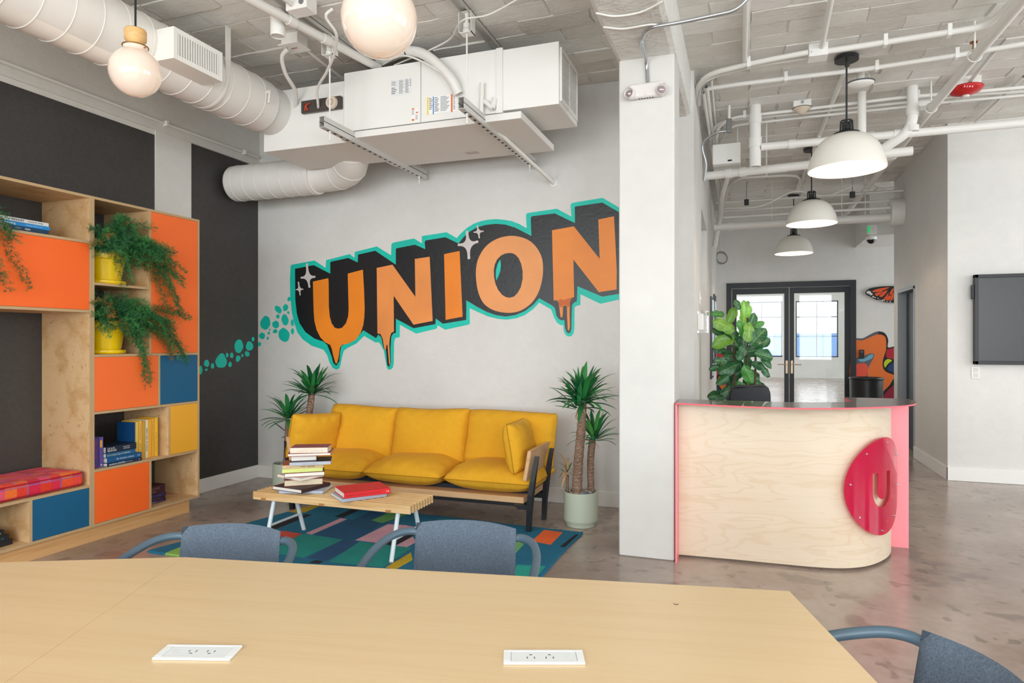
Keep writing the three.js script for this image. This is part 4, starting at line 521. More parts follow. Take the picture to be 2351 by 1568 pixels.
// ---------- yuccas ----------
const tBark = tex(256, 512, (u, v) => { const ring = Math.abs(((v * 22 + 0.35 * Math.sin(u * 12.566 + 1) + fbm(u, v, 6, 22, 3, 5) * 1.2) % 1) - 0.5), n = fbm(u, v, 12, 30, 4, 15); return mixc(mixc(hex(0x6b5142), hex(0x9a7c66), n), hex(0xd8cbb9), sstep(0.43, 0.49, ring) * (0.35 + n * 0.7)); });
const mBark = new THREE.MeshPhysicalMaterial({ map: tBark, roughness: 0.9, bumpMap: tBark, bumpScale: 0.004 });
const mLeaf = [0x27773f, 0x348a45, 0x1d6338, 0x4f9f48].map((c) => mat(c, 0.42, { transmission: 0.12, thickness: 0 })), mDry = mat(0xb99468, 0.8);
function blade(L, W, droop, fold = 0.35) {   // sword leaf along +y that bends towards +z
  const n = 8, pos = [], idx = []; let y = 0, z = 0;
  for (let i = 0; i <= n; i++) { const t = i / n, a = droop * t * t * 1.6, w = W * (0.45 + 1.1 * t) * (1 - t ** 2.2) * 0.62 + 0.0006; if (i) { y += Math.cos(a) * L / n; z += Math.sin(a) * L / n; } pos.push(-w, y, z + w * fold, 0, y, z, w, y, z + w * fold); if (i) { const b = (i - 1) * 3; idx.push(b, b + 1, b + 4, b, b + 4, b + 3, b + 1, b + 2, b + 5, b + 1, b + 5, b + 4); } }
  const g = new THREE.BufferGeometry(); g.setAttribute('position', new THREE.Float32BufferAttribute(pos, 3)); g.setAttribute('uv', new THREE.Float32BufferAttribute(pos.filter((_, i) => i % 3 < 2), 2)); g.setIndex(idx); g.computeVertexNormals(); return g;
}
const BLADES = [[0.3, 0.042, 0.25], [0.28, 0.044, 0.45], [0.31, 0.04, 0.65], [0.23, 0.044, 0.12], [0.33, 0.037, 0.5]].map((b) => blade(...b));
function crown(t, at, seed, n, scale, up = 0) {
  const r = rng(seed);
  for (let i = 0; i < n; i++) { const k = i / n, az = i * 2.4 + r() * 0.5, e = 1.45 - k * 1.55 + (r() - 0.5) * 0.3 + up, q = part('leaf', BLADES[Math.floor(r() * 5)], mLeaf[Math.floor(r() * 3.3)], t); q.position.copy(at).add(V(Math.cos(az) * 0.016, -k * 0.05, Math.sin(az) * 0.016)); q.rotation.order = 'YXZ'; q.rotation.set(Math.PI / 2 - e, Math.PI / 2 - az, 0); q.scale.setScalar(scale * (0.75 + 0.35 * r())); }
  for (let i = 0; i < 5; i++) { const az = r() * 6.28, q = part('dry_leaf', BLADES[2], mDry, t); q.position.copy(at).add(V(0, -0.06, 0)); q.rotation.order = 'YXZ'; q.rotation.set(1.9 + r() * 0.9, az, 0); q.scale.set(scale * 0.25, scale * 0.3, scale * 0.3); }
}
function trunk(t, pts, r0, r1) { const c = new THREE.CatmullRomCurve3(pts), g = new THREE.TubeGeometry(c, 40, 1, 16, false), p = g.attributes.position, q = V(), L = c.getLength(); for (let i = 0; i <= 40; i++) { c.getPointAt(i / 40, q); for (let j = 0; j <= 16; j++) { const k = i * 17 + j, rr = mix(r0, r1, i / 40) * (1 + 0.05 * Math.sin(i * 1.9)); p.setXYZ(k, q.x + (p.getX(k) - q.x) * rr, q.y + (p.getY(k) - q.y) * rr, q.z + (p.getZ(k) - q.z) * rr); } } const uv = g.attributes.uv; for (let i = 0; i < uv.count; i++) uv.setXY(i, uv.getY(i), uv.getX(i) * L / 0.55); g.computeVertexNormals(); part('trunk', g, mBark, t); }
const mPotSage = mat(0xbcc5b2, 0.35), pebbleG = new THREE.IcosahedronGeometry(1, 2);
function planter(t, r, h, seed) {
  part('pot', lathe([[0, 0.0], [r * 0.82, 0.0], [r * 0.86, 0.004], [r * 0.88, 0.03], [r * 0.98, 0.04], [r, 0.055], [r, h - 0.004], [r - 0.004, h], [r - 0.012, h], [r - 0.014, h - 0.05], [0, h - 0.05]], 48), mPotSage, t);
  part('soil', lathe([[0, h - 0.03], [r - 0.016, h - 0.032], [r - 0.016, h - 0.048]], 24), mSoil, t);
  const q = rng(seed), cm = [0x8f8a84, 0x6f7478, 0xa89a8a, 0x58606a, 0xb5aa9c].map((c) => mat(c, 0.55));
  for (let i = 0; i < 30; i++) { const a = q() * 6.283, d = Math.sqrt(q()) * (r - 0.04), s = part('pebble', pebbleG, cm[Math.floor(q() * 5)], t); s.position.set(Math.cos(a) * d, h - 0.022 + q() * 0.02, Math.sin(a) * d); s.scale.set(0.018 + q() * 0.012, 0.012 + q() * 0.005, 0.015 + q() * 0.008); s.rotation.y = q() * 3; }
}
{
  const bx = -1.18, bz = -4.9, t = thing('potted_yucca', 'yucca with two bare trunks in a sage pot beside the column', 'plant', 'yuccas beside the sofa', [bx, 0, bz]); planter(t, 0.131, 0.262, 4);
  const L = (px, py, z) => onZ(px, py, z).sub(V(bx, 0, bz));
  const a = L(1338, 925, bz + 0.05), b = L(1360, 1010, bz - 0.05);
  trunk(t, [L(1324, 1140, bz + 0.05), L(1328, 1060, bz + 0.05), L(1334, 990, bz + 0.05), a], 0.039, 0.031); trunk(t, [L(1357, 1128, bz - 0.05), L(1356, 1060, bz - 0.05), b], 0.026, 0.028); trunk(t, [L(1302, 1135, bz), L(1303, 1090, bz)], 0.012, 0.011);
  crown(t, a.clone().add(V(0, 0.05, 0)), 12, 60, 1.0, 0.05); crown(t, a.clone().add(V(-0.03, -0.0, 0.03)), 13, 16, 0.85, 0.1); crown(t, b.clone().add(V(0.015, 0.04, 0)), 15, 34, 0.78, 0.12); crown(t, L(1302, 1075, bz), 16, 5, 0.3, 0.4);
  const r = rng(6); for (let i = 0; i < 9; i++) { const q = part('dry_leaf', BLADES[4], mDry, t); q.position.copy(L(1303, 1080, bz)); q.rotation.order = 'YXZ'; q.rotation.set(0.3 + r() * 2, r() * 6.28, 0); q.scale.setScalar(0.35 + r() * 0.25); }
}
{
  const bx = -4.06, bz = -5.12, t = thing('potted_yucca', 'yucca with two trunks in a sage pot between sofa and corner', 'plant', 'yuccas beside the sofa', [bx, 0, bz]); planter(t, 0.131, 0.262, 5);
  const L = (px, py, z) => onZ(px, py, z).sub(V(bx, 0, bz)), a = L(716, 905, bz - 0.03), b = L(663, 965, bz + 0.04);
  trunk(t, [L(681, 1085, bz - 0.03), L(690, 1030, bz - 0.03), L(708, 960, bz - 0.03), a], 0.03, 0.031); trunk(t, [L(656, 1090, bz + 0.04), L(660, 1020, bz + 0.04), b], 0.031, 0.03);
  crown(t, a.clone().add(V(0, 0.05, 0)), 22, 48, 0.98, 0.12); crown(t, b.clone().add(V(0, 0.05, 0)), 25, 36, 0.9, 0.02); crown(t, b.clone().add(V(0, -0.1, 0)), 26, 6, 0.7, -0.6);
}

// ---------- reception desk ----------
const mPink = mat(0xff5f6b, 0.5), mPinkSheet = mat(0xff929c, 0.38);
{
  const t = thing('reception_desk', 'curved birch plywood reception desk with coral side sheets and dark top', 'desk'), YT = 1.011;
  const base = [[-0.405, -4.385], [-0.2, -4.397], [-0.026, -4.405], [0.23, -4.412], [0.427, -4.422], [0.576, -4.458], [0.708, -4.545], [0.835, -4.722], [0.905, -4.9], [0.93, -5.09]];
  const curve = new THREE.CatmullRomCurve3(base.map(([x, z]) => V(x, 0, z)), false, 'centripetal'), N = 90, pts = curve.getSpacedPoints(N), L = curve.getLength();
  const at = (s, off) => { const k = clamp(s / L, 0, 1), p = curve.getPointAt(k), d = curve.getTangentAt(k); return V(p.x - d.z * off, 0, p.z + d.x * off); };
  const skin = (y0, y1, off, thick, m, name) => { // a bent sheet that follows the front
    const pos = [], uv = [], idx = []; for (let i = 0; i <= N; i++) { const s = L * i / N, a = at(s, off), b = at(s, off - thick); for (const [q, y] of [[a, y0], [a, y1], [b, y1], [b, y0]]) { pos.push(q.x, y, q.z); uv.push(s, y); } }
    for (let i = 0; i < N; i++) for (let k = 0; k < 4; k++) { const a = i * 4 + k, b = i * 4 + (k + 1) % 4; idx.push(a, b, b + 4, a, b + 4, a + 4); } idx.push(0, 2, 1, 0, 3, 2, N * 4, N * 4 + 1, N * 4 + 2, N * 4, N * 4 + 2, N * 4 + 3);
    const g = new THREE.BufferGeometry(); g.setAttribute('position', new THREE.Float32BufferAttribute(pos, 3)); g.setAttribute('uv', new THREE.Float32BufferAttribute(uv, 2)); g.setIndex(idx); const h = g.toNonIndexed(); h.computeVertexNormals(); return part(name, h, m, t); };
  const smooth = (o) => { const g = o.geometry, p = g.attributes.position, n = g.attributes.normal; for (let i = 0; i < p.count; i++) if (Math.abs(n.getY(i)) < 0.3) { let best = 0, bd = 9; for (let k = 0; k <= N; k++) { const d = (pts[k].x - p.getX(i)) ** 2 + (pts[k].z - p.getZ(i)) ** 2; if (d < bd) { bd = d; best = k; } } const d = curve.getTangentAt(clamp(best / N, 0.001, 0.999)), s = Math.sign(n.getX(i) * -d.z + n.getZ(i) * d.x) || 1; if (Math.abs(n.getX(i) * d.x + n.getZ(i) * d.z) < 0.7) n.setXYZ(i, -d.z * s, 0, d.x * s); } return o; };
  smooth(skin(0.016, YT - 0.014, 0, 0.02, mBirch, 'front_panel'));
  smooth(skin(0, 0.016, -0.05, 0.02, mBirch, 'plinth'));
  part('side_sheet', box(-0.415, -0.406, 0, YT - 0.011, -4.57, -4.263), mPinkSheet, t).userData.label = 'coral pink side sheet';
  part('end_sheet', box(0.66, 1.047, 0, YT - 0.011, -5.105, -5.093), mPinkSheet, t).userData.label = 'coral pink end sheet';
  part('inner_shelf', box(-0.4, 0.55, 0.7, 0.725, -5.0, -4.46), mat(0xe7dccb, 0.5), t);
  const out = [...smoothPts([[-0.415, -4.267], [-0.2, -4.226], [-0.025, -4.196], [0.217, -4.176], [0.335, -4.192], [0.579, -4.3], [0.758, -4.418], [0.885, -4.53], [0.985, -4.672], [1.035, -4.83], [1.05, -4.97], [1.045, -5.1]], 60), [0.66, -5.1], [0.655, -4.74], ...smoothPts([[0.607, -4.697], [0.498, -4.63], [0.237, -4.565], [-0.027, -4.567], [-0.415, -4.567]], 24)];
  const top = new THREE.ExtrudeGeometry(shapeOf(out.map(([x, z]) => [x, -z])), { depth: 0.009, bevelEnabled: false }).rotateX(-Math.PI / 2).translate(0, YT - 0.009, 0);
  const tTop = tex(512, 256, (u, v) => { const a = fbm(u, v, 3, 40, 4, 6), b = fbm(u, v, 9, 9, 4, 12); return mixc(hex(0x3e3634), hex(0x6d615c), clamp(a * 0.8 + b * 0.5 - 0.25)); });
  part('counter_top', top, [mat(0xffffff, 0.28, { map: rep(tTop, 0.9, 0.4), clearcoat: 0.4 }), mPink], t).userData.label = 'dark counter top with coral edge';
  // bent pink acrylic disc with a cut-out letter
  const sMid = 0.995 + 0.27, R = 0.302, yc = 0.503, circle = []; for (let i = 0; i < 72; i++) circle.push([Math.cos(i / 72 * 6.2832) * R, Math.sin(i / 72 * 6.2832) * R]);
  const ux = -0.015, uo = 0.1, ui = 0.05, ut = 0.088, ub = -0.03, hole = [[ux - uo, ut], [ux - ui, ut], [ux - ui, ub]]; for (let i = 1; i < 12; i++) { const a = Math.PI + Math.PI * i / 12; hole.push([ux + Math.cos(a) * ui, ub + Math.sin(a) * ui]); } hole.push([ux + ui, ub], [ux + ui, ut], [ux + uo, ut], [ux + uo, ub]); for (let i = 1; i < 18; i++) { const a = -Math.PI * i / 18; hole.push([ux + Math.cos(a) * uo, ub + Math.sin(a) * uo]); } hole.push([ux - uo, ub]);
  const flat = new THREE.ExtrudeGeometry(shapeOf(circle, [hole]), { depth: 0.004, bevelEnabled: false }), tess = new TessellateModifier(0.02, 9).modify(clean(flat)), p = tess.attributes.position;
  for (let i = 0; i < p.count; i++) { const q = at(sMid + p.getX(i), 0.034 + p.getZ(i)); p.setXYZ(i, q.x, yc + p.getY(i), q.z); } tess.computeVertexNormals();
  const acrylic = new THREE.MeshPhysicalMaterial({ color: new THREE.Color(0.8, 0.004, 0.1), roughness: 0.05, transmission: 0.6, thickness: 0 });
  const disc = part('logo_disc', tess, acrylic, t); disc.userData.label = 'translucent crimson disc with cut out letter U';
  const mc = mat(0xd5d5d8, 0.25, { metalness: 0.9 });
  for (let i = 0; i < 8; i++) { const a = 1.45 + i / 8 * 6.2832, x = Math.cos(a) * 0.272, y = yc + Math.sin(a) * 0.272, q0 = at(sMid + x, 0), q1 = at(sMid + x, 0.062), q2 = at(sMid + x, 0.03), q3 = at(sMid + x, 0.046); for (const q of [q0, q1, q2, q3]) q.y = y; part('standoff', [bar(q0, q1, 0.0022, 0.0014, 8), bar(q2, q3, 0.0055, 0.0055, 12)], mc, disc); }
}

// ---------- office chair behind the desk ----------
{
  const t = thing('office_chair', 'dark grey mesh office chair behind the reception desk', 'chair', undefined, [0.035, 0, -5.55], 0.15); t.scale.set(0.82, 1, 0.9); const m = mat(0x3a3d42, 0.8, { bumpMap: rep(tLinenB, 0.12), bumpScale: 0.002 }), k = mat(0x202226, 0.5);
  const g = new THREE.PlaneGeometry(0.36, 0.52, 16, 16), p = g.attributes.position; for (let i = 0; i < p.count; i++) { const x = p.getX(i), y = p.getY(i), top = y > 0.2 ? 1 - 0.35 * ((y - 0.2) / 0.06) ** 2 * 0.3 : 1; p.setXYZ(i, x * top, y + 0.78 - x * x * 0.25 + (y > 0.1 ? x * 0.05 : 0), 0.02 - x * x * 0.9 + 0.25 * (y * y) * 0.3); } g.computeVertexNormals();
  const b = clean(g.clone()), f = clean(g.clone()).translate(0, 0, 0.03); part('backrest', [b, f], m, t);
  part('back_frame', [wire([V(-0.18, 0.52, -0.01), V(-0.183, 0.8, -0.01), V(-0.175, 1.0, 0), V(-0.14, 1.035, 0.01), V(0, 1.045, 0.035), V(0.14, 1.045, 0.01), V(0.175, 1.012, 0), V(0.183, 0.8, -0.01), V(0.18, 0.52, -0.01)], 0.012)], k, t);
  part('seat', rbox(-0.24, 0.24, 0.43, 0.5, -0.02, -0.5, 0.03, 3), m, t); part('spine', bar(V(0, 0.42, -0.1), V(0, 0.7, 0.02), 0.02), k, t); part('column', bar(V(0, 0.1, -0.25), V(0, 0.43, -0.25), 0.025), k, t);
  for (const x of [-0.27, 0.27]) part('armrest', [rbox(x - 0.04, x + 0.04, 0.66, 0.69, -0.38, -0.1, 0.01, 2), bar(V(x, 0.47, -0.25), V(x, 0.66, -0.25), 0.015)], k, t);
  for (let i = 0; i < 5; i++) { const a = i / 5 * 6.283, e = V(Math.cos(a) * 0.3, 0.07, -0.25 + Math.sin(a) * 0.3), l = part('base_spoke', bar(V(0, 0.1, -0.25), e, 0.022, 0.016), k, t); part('caster', new THREE.TorusGeometry(0.02, 0.01, 8, 16).translate(e.x, 0.0305, e.z), k, l); }
}

// ---------- fiddle leaf fig ----------
{
  const bx = 0.0, bz = -6.45, t = thing('fiddle_leaf_fig', 'tall fiddle leaf fig with broad leaves behind the reception desk', 'plant', undefined, [bx, 0, bz]);
  part('pot', lathe([[0, 0], [0.15, 0], [0.19, 0.34], [0.18, 0.34], [0.175, 0.3], [0, 0.3]], 32), mat(0xdedad2, 0.5), t); part('soil', lathe([[0, 0.31], [0.178, 0.305]], 20), mSoil, t);
  const trunkM = mat(0x5b4636, 0.9); for (const [x, z, h] of [[0.02, 0.03, 1.62], [-0.08, 0, 1.5], [0.08, -0.03, 1.35]]) part('stem', wire([V(x * 0.3, 0.3, z), V(x, h * 0.55, z), V(x * 1.2, h, z * 1.5)], 0.011), trunkM, t);
  const veins = (base, dark) => tex(128, 256, (u, v) => { const x = u * 2 - 1, k = Math.abs(x), mid = 1 - sstep(0.02, 0.05, k), s = Math.abs(((v * 6.5 - k * 1.15) % 1 + 1) % 1 - 0.5), side = (1 - sstep(0.03, 0.075, s)) * (1 - k * 0.5), n = fbm(u, v, 6, 12, 3, 7); return mixc(mixc(hex(base), hex(dark), clamp(n * 1.2 - 0.2)), hex(0xb9d07a), Math.max(mid * 0.7, side * 0.38)); });
  const leafMats = [[0x4d9440, 0x2f7a38, 0.4], [0x2a6b39, 0x164a2b, 0.38], [0x86b843, 0x5d9a36, 0.4]].map(([a, b, q]) => new THREE.MeshPhysicalMaterial({ map: veins(a, b), roughness: q, transmission: a === 0x86b843 ? 0.3 : 0.1, thickness: 0 }));
  const leafG = (cup, wave, seed) => { const n = 12, m = 8, pos = [], uv = [], idx = [], r = rng(seed), ph = r() * 6; for (let j = 0; j <= n; j++) { const v = j / n, w = 0.5 * Math.pow(Math.sin(Math.PI * Math.pow(v, 0.78)), 0.62) * (0.72 + 0.34 * v) * (1 - 0.18 * Math.exp(-(((v - 0.42) / 0.12) ** 2))); for (let i = 0; i <= m; i++) { const u = i / m * 2 - 1; pos.push(u * w * 0.72, v, cup * u * u * w + wave * Math.sin(v * 11 + ph + u * 2) * Math.abs(u) - 0.22 * v * v); uv.push(i / m, v); } } for (let j = 0; j < n; j++) for (let i = 0; i < m; i++) { const a = j * (m + 1) + i, b = a + m + 1; idx.push(a, a + 1, b + 1, a, b + 1, b); } const g = new THREE.BufferGeometry(); g.setAttribute('position', new THREE.Float32BufferAttribute(pos, 3)); g.setAttribute('uv', new THREE.Float32BufferAttribute(uv, 2)); g.setIndex(idx); g.computeVertexNormals(); return g; };
  const shapes = [leafG(0.3, 0.03, 1), leafG(-0.2, 0.04, 2), leafG(0.15, 0.05, 3)];
  // crop position of the leaf's middle, length in crop pixels, direction in degrees, tone
  const list = [[668, 620, 200, 85, 2], [490, 730, 190, 150, 2], [425, 630, 110, 170, 0], [548, 640, 140, 60, 2], [712, 795, 165, 75, 2], [600, 548, 90, 110, 1], [735, 685, 130, 60, 1], [795, 720, 100, 30, 0], [785, 835, 190, 50, 1], [475, 875, 190, 200, 2], [590, 890, 170, 120, 1], [735, 960, 190, 15, 1], [825, 890, 150, 30, 1], [570, 1000, 160, 170, 1], [695, 1070, 150, 290, 1], [845, 1000, 170, 350, 1], [535, 1110, 200, 200, 1], [455, 1050, 110, 175, 1], [865, 1075, 120, 330, 1], [705, 1175, 170, 300, 0], [790, 1095, 120, 340, 1], [400, 1115, 100, 190, 1], [860, 1145, 120, 320, 1], [485, 1170, 110, 240, 1], [565, 1235, 130, 250, 1], [700, 1270, 150, 280, 1], [590, 1285, 110, 230, 0], [800, 1285, 140, 320, 1], [430, 1360, 170, 185, 1], [525, 1320, 140, 200, 1], [470, 1225, 120, 215, 1], [640, 1310, 120, 265, 1], [640, 760, 140, 100, 0], [540, 800, 150, 140, 1], [660, 880, 140, 80, 1], [640, 980, 140, 60, 1], [600, 1060, 130, 120, 1], [620, 1160, 140, 220, 1], [760, 1190, 130, 310, 1], [430, 800, 110, 150, 1], [450, 950, 120, 160, 1], [760, 760, 120, 50, 1], [690, 540, 60, 60, 0]];
  const r = rng(9), right = V(cs, 0, -sn), toCam = V(sn, 0, cs).normalize();
  list.forEach(([cx, cy, len, ang, tone], i) => { const z = bz + (r() - 0.5) * 0.28 + (tone === 2 ? 0.1 : 0), p = onZ(1540 + cx * 0.2552, 560 + cy * 0.2552, z).sub(V(bx, 0, bz)), L = len * 0.2552 / FOCAL * 6.1 * 1.12, a = ang * Math.PI / 180, ax = right.clone().multiplyScalar(Math.cos(a)).add(V(0, Math.sin(a), 0)).addScaledVector(toCam, 0.25 * (r() - 0.2)).normalize(), nz = toCam.clone().addScaledVector(V(0, 1, 0), 0.45 * r() + 0.1).addScaledVector(right, (r() - 0.5) * 0.8); const x = V().crossVectors(ax, nz).normalize(), zz = V().crossVectors(x, ax).normalize(), m = part('leaf', shapes[i % 3], leafMats[tone], t); m.quaternion.setFromRotationMatrix(new THREE.Matrix4().makeBasis(x, ax, zz)); m.position.copy(p).addScaledVector(ax, -L / 2); m.scale.setScalar(L); });
}

// ---------- glass double doors ----------
{
  const k = mat(0x1c2126, 0.45), d = struct('door_1', [box(DX0, DX0 + 0.09, 0, DH, ZB - 0.12, ZB + 0.03), box(DX1 - 0.09, DX1, 0, DH, ZB - 0.12, ZB + 0.03), box(DX0 + 0.09, DX1 - 0.09, DH - 0.09, DH, ZB - 0.12, ZB + 0.03)], k, 'black framed glass double doors');
  const xm = (DX0 + DX1) / 2, glass = mat(0xffffff, 0.02, { transmission: 1, thickness: 0, ior: 1.45 }), mh = mat(0xb9a48c, 0.35, { metalness: 0.8 });
  for (const [a, b, s] of [[DX0 + 0.095, xm - 0.004, -1], [xm + 0.004, DX1 - 0.095, 1]]) {
    const leaf = part('door_leaf', [box(a, a + 0.075, 0.01, DH - 0.1, ZB - 0.06, ZB - 0.01), box(b - 0.075, b, 0.01, DH - 0.1, ZB - 0.06, ZB - 0.01), box(a + 0.075, b - 0.075, 0.01, 0.2, ZB - 0.06, ZB - 0.01), box(a + 0.075, b - 0.075, DH - 0.2, DH - 0.1, ZB - 0.06, ZB - 0.01)], k, d);
    part('pane', box(a + 0.07, b - 0.07, 0.19, DH - 0.19, ZB - 0.038, ZB - 0.032), glass, leaf);
    const hx = s < 0 ? b - 0.037 : a + 0.037; part('handle', [rbox(hx - 0.02, hx + 0.02, 0.84, 1.07, ZB - 0.01, ZB + 0.003, 0.006, 2), bar(V(hx, 1.0, ZB), V(hx, 1.0, ZB + 0.05), 0.01), bar(V(hx, 1.0, ZB + 0.05), V(hx + s * 0.15, 1.0, ZB + 0.05), 0.009)], mh, leaf);
  }
}
{ // dark door in the side doorway
  const k = mat(0x141b22, 0.5), d = struct('door_2', [box(XR + 0.09, XR + 0.13, 0.005, 2.03, -9.95, -9.1)], k, 'dark door set back in the side doorway');
  part('door_frame', [box(XR - 0.012, XR + 0.14, 0, 2.07, -9.975, -9.955), box(XR - 0.012, XR + 0.14, 0, 2.07, -9.1, -9.08), box(XR - 0.012, XR + 0.14, 2.04, 2.085, -9.975, -9.08)], mat(0x9aa0a4, 0.4, { metalness: 0.4 }), d);
}
// ---------- end wall: painted mural, butterfly, card reader, bin ----------
{
  const c8 = ([x, y]) => { const p = onZ(1950 + 0.19123 * x, 640 + 0.19123 * y, ZB); return [p.x, p.y]; };
  const t = thing('abstract_wall_mural', 'abstract orange, crimson and blue mural painted on the end wall', 'mural'), lift = { n: 0 };
  const flat = (l, c, h) => part('painted_shape', metreUV(clean(new THREE.ShapeGeometry(shapeOf(smoothPts(l.map(c8), l.length * 6, true).slice(0, -1))))).translate(0, 0, ZB + h), mat(c, 0.55), t);
  const X = 620; flat([[60, 728], [160, 714], [250, 668], [310, 640], [360, 632], [415, 645], [450, 685], [467, 740], [463, 820], [490, 824], [X, 800], [X, 1440], [60, 1460]], 0x101214, 0.001);
  flat([[60, 728], [160, 714], [250, 668], [310, 640], [345, 634], [345, 668], [290, 684], [220, 715], [150, 742], [60, 745]], 0x55585e, 0.0016);
  flat([[60, 743], [150, 740], [230, 710], [300, 680], [350, 668], [395, 675], [430, 700], [442, 760], [440, 850], [420, 920], [402, 980], [400, 1040], [415, 1090], [450, 1122], [523, 1150], [560, 1170], [530, 1200], [480, 1280], [420, 1340], [300, 1460], [60, 1460]], 0xe0702a, 0.0022);
  flat([[452, 850], [480, 842], [X, 825], [X, 960], [470, 955], [447, 945]], 0xa8182c, 0.0022); flat([[415, 1030], [425, 990], [460, 964], [512, 980], [470, 1015], [445, 1045], [430, 1066]], 0xb4cc1e, 0.0022); flat([[455, 1085], [480, 1040], [523, 1010], [X, 990], [X, 1130], [500, 1112]], 0x143f6e, 0.0022);
  flat([[60, 965], [190, 920], [255, 896], [295, 903], [290, 950], [245, 1035], [222, 1090], [217, 1180], [195, 1178], [205, 1090], [200, 1030], [180, 1012], [60, 1032]], 0x565c64, 0.0028); flat([[105, 970], [190, 950], [240, 915], [285, 908], [275, 950], [230, 975], [160, 997], [120, 987]], 0x6ea9c2, 0.0034); flat([[60, 1040], [180, 1016], [217, 1040], [210, 1160], [185, 1178], [60, 1180]], 0xe0503a, 0.0034); flat([[405, 1420], [440, 1365], [523, 1285], [X, 1230], [X, 1460], [410, 1460]], 0x8c1a34, 0.0022);
  const c3 = ([x, y]) => { const p = onZ(1540 + 0.2552 * x, 560 + 0.2552 * y, ZB); return [p.x, p.y]; }, f3 = (l, c, h) => part('painted_shape', clean(new THREE.ShapeGeometry(shapeOf(l.map(c3)))).translate(0, 0, ZB + h), mat(c, 0.55), t);
  f3([[405, 940], [440, 930], [500, 1000], [500, 1400], [405, 1400]], 0x101214, 0.001); f3([[405, 955], [440, 945], [490, 1000], [480, 1100], [405, 1200]], 0xc1272f, 0.0018); f3([[410, 1235], [430, 1200], [490, 1140], [500, 1310], [460, 1310]], 0xe0702a, 0.0018); f3([[405, 1260], [450, 1330], [460, 1400], [405, 1400]], 0x124058, 0.0018);
  // butterfly cut-out fixed a little off the wall
  const b = thing('butterfly_wall_art', 'orange and black monarch butterfly wing cut out hung on the end wall', 'wall art'), solid = (name, l, c, z0, dep, sm = true) => part(name, extrude((sm ? smoothPts(l.map(c8), l.length * 6, true).slice(0, -1) : l.map(c8)), dep).translate(0, 0, z0), mat(c, 0.5), b);
  solid('wing', [[188, 170], [200, 145], [240, 118], [330, 100], [420, 92], [523, 90], [640, 92], [640, 280], [540, 292], [500, 286], [440, 285], [400, 275], [370, 250], [330, 255], [290, 240], [250, 215], [205, 195]], 0x16181a, ZB + 0.03, 0.012);
  for (const l of [[[268, 158], [300, 135], [400, 112], [475, 105], [440, 125], [340, 160]], [[300, 185], [360, 160], [395, 145], [370, 180], [325, 210]], [[355, 215], [400, 160], [450, 140], [440, 165], [385, 220]], [[478, 185], [500, 135], [520, 115], [520, 150], [495, 195]], [[405, 250], [440, 200], [465, 170], [455, 215], [430, 258]], [[440, 255], [475, 200], [490, 205], [470, 262]], [[485, 258], [505, 190], [520, 170], [520, 240], [500, 260]]]) solid('wing_patch', l, 0xe0531e, ZB + 0.042, 0.002);
  for (const [x, y, rx, ry] of [[228, 166, 28, 18], [255, 186, 20, 14], [281, 217, 11, 10], [303, 228, 9, 8], [338, 236, 7, 7], [396, 260, 12, 10], [418, 268, 6, 6], [446, 273, 7, 6], [484, 274, 8, 7]]) solid('wing_spot', Array.from({ length: 10 }, (_, i) => [x + Math.cos(i / 10 * 6.283) * rx, y + Math.sin(i / 10 * 6.283) * ry]), 0xd9d6d2, ZB + 0.042, 0.002, false);
  part('standoff', [bar(V(2.25, 2.1, ZB), V(2.25, 2.1, ZB + 0.03), 0.01)], mat(0x222222, 0.5), b);
  const a = onZ(1972, 823, ZB), q = onZ(1984, 803, ZB), cr = thing('card_reader', 'small black card reader on the orange painted end wall', 'card reader'); part('body', rbox(a.x, q.x, a.y, q.y, ZB + 0.001, ZB + 0.025, 0.005, 2), mat(0x17181a, 0.4), cr); part('light_bar', box(a.x + 0.02, q.x - 0.02, q.y - 0.04, q.y - 0.033, ZB + 0.025, ZB + 0.026), mat(0xaaaaaa, 0.4), cr);
  const bin = thing('black_bin', 'tall black ribbed drum bin beside the glass doors', 'bin', undefined, [1.7, 0, -10.95]); const prof = [[0, 0], [0.2, 0]]; for (let i = 0; i <= 60; i++) prof.push([0.205 + 0.0025 * (i % 2) + i * 0.0003, 0.01 + i * 0.0138]); prof.push([0.232, 0.845], [0.232, 0.868], [0.218, 0.87], [0.2, 0.84], [0.19, 0.3], [0, 0.3]); part('drum', lathe(prof, 40), mat(0x0e0f10, 0.4), bin);
}
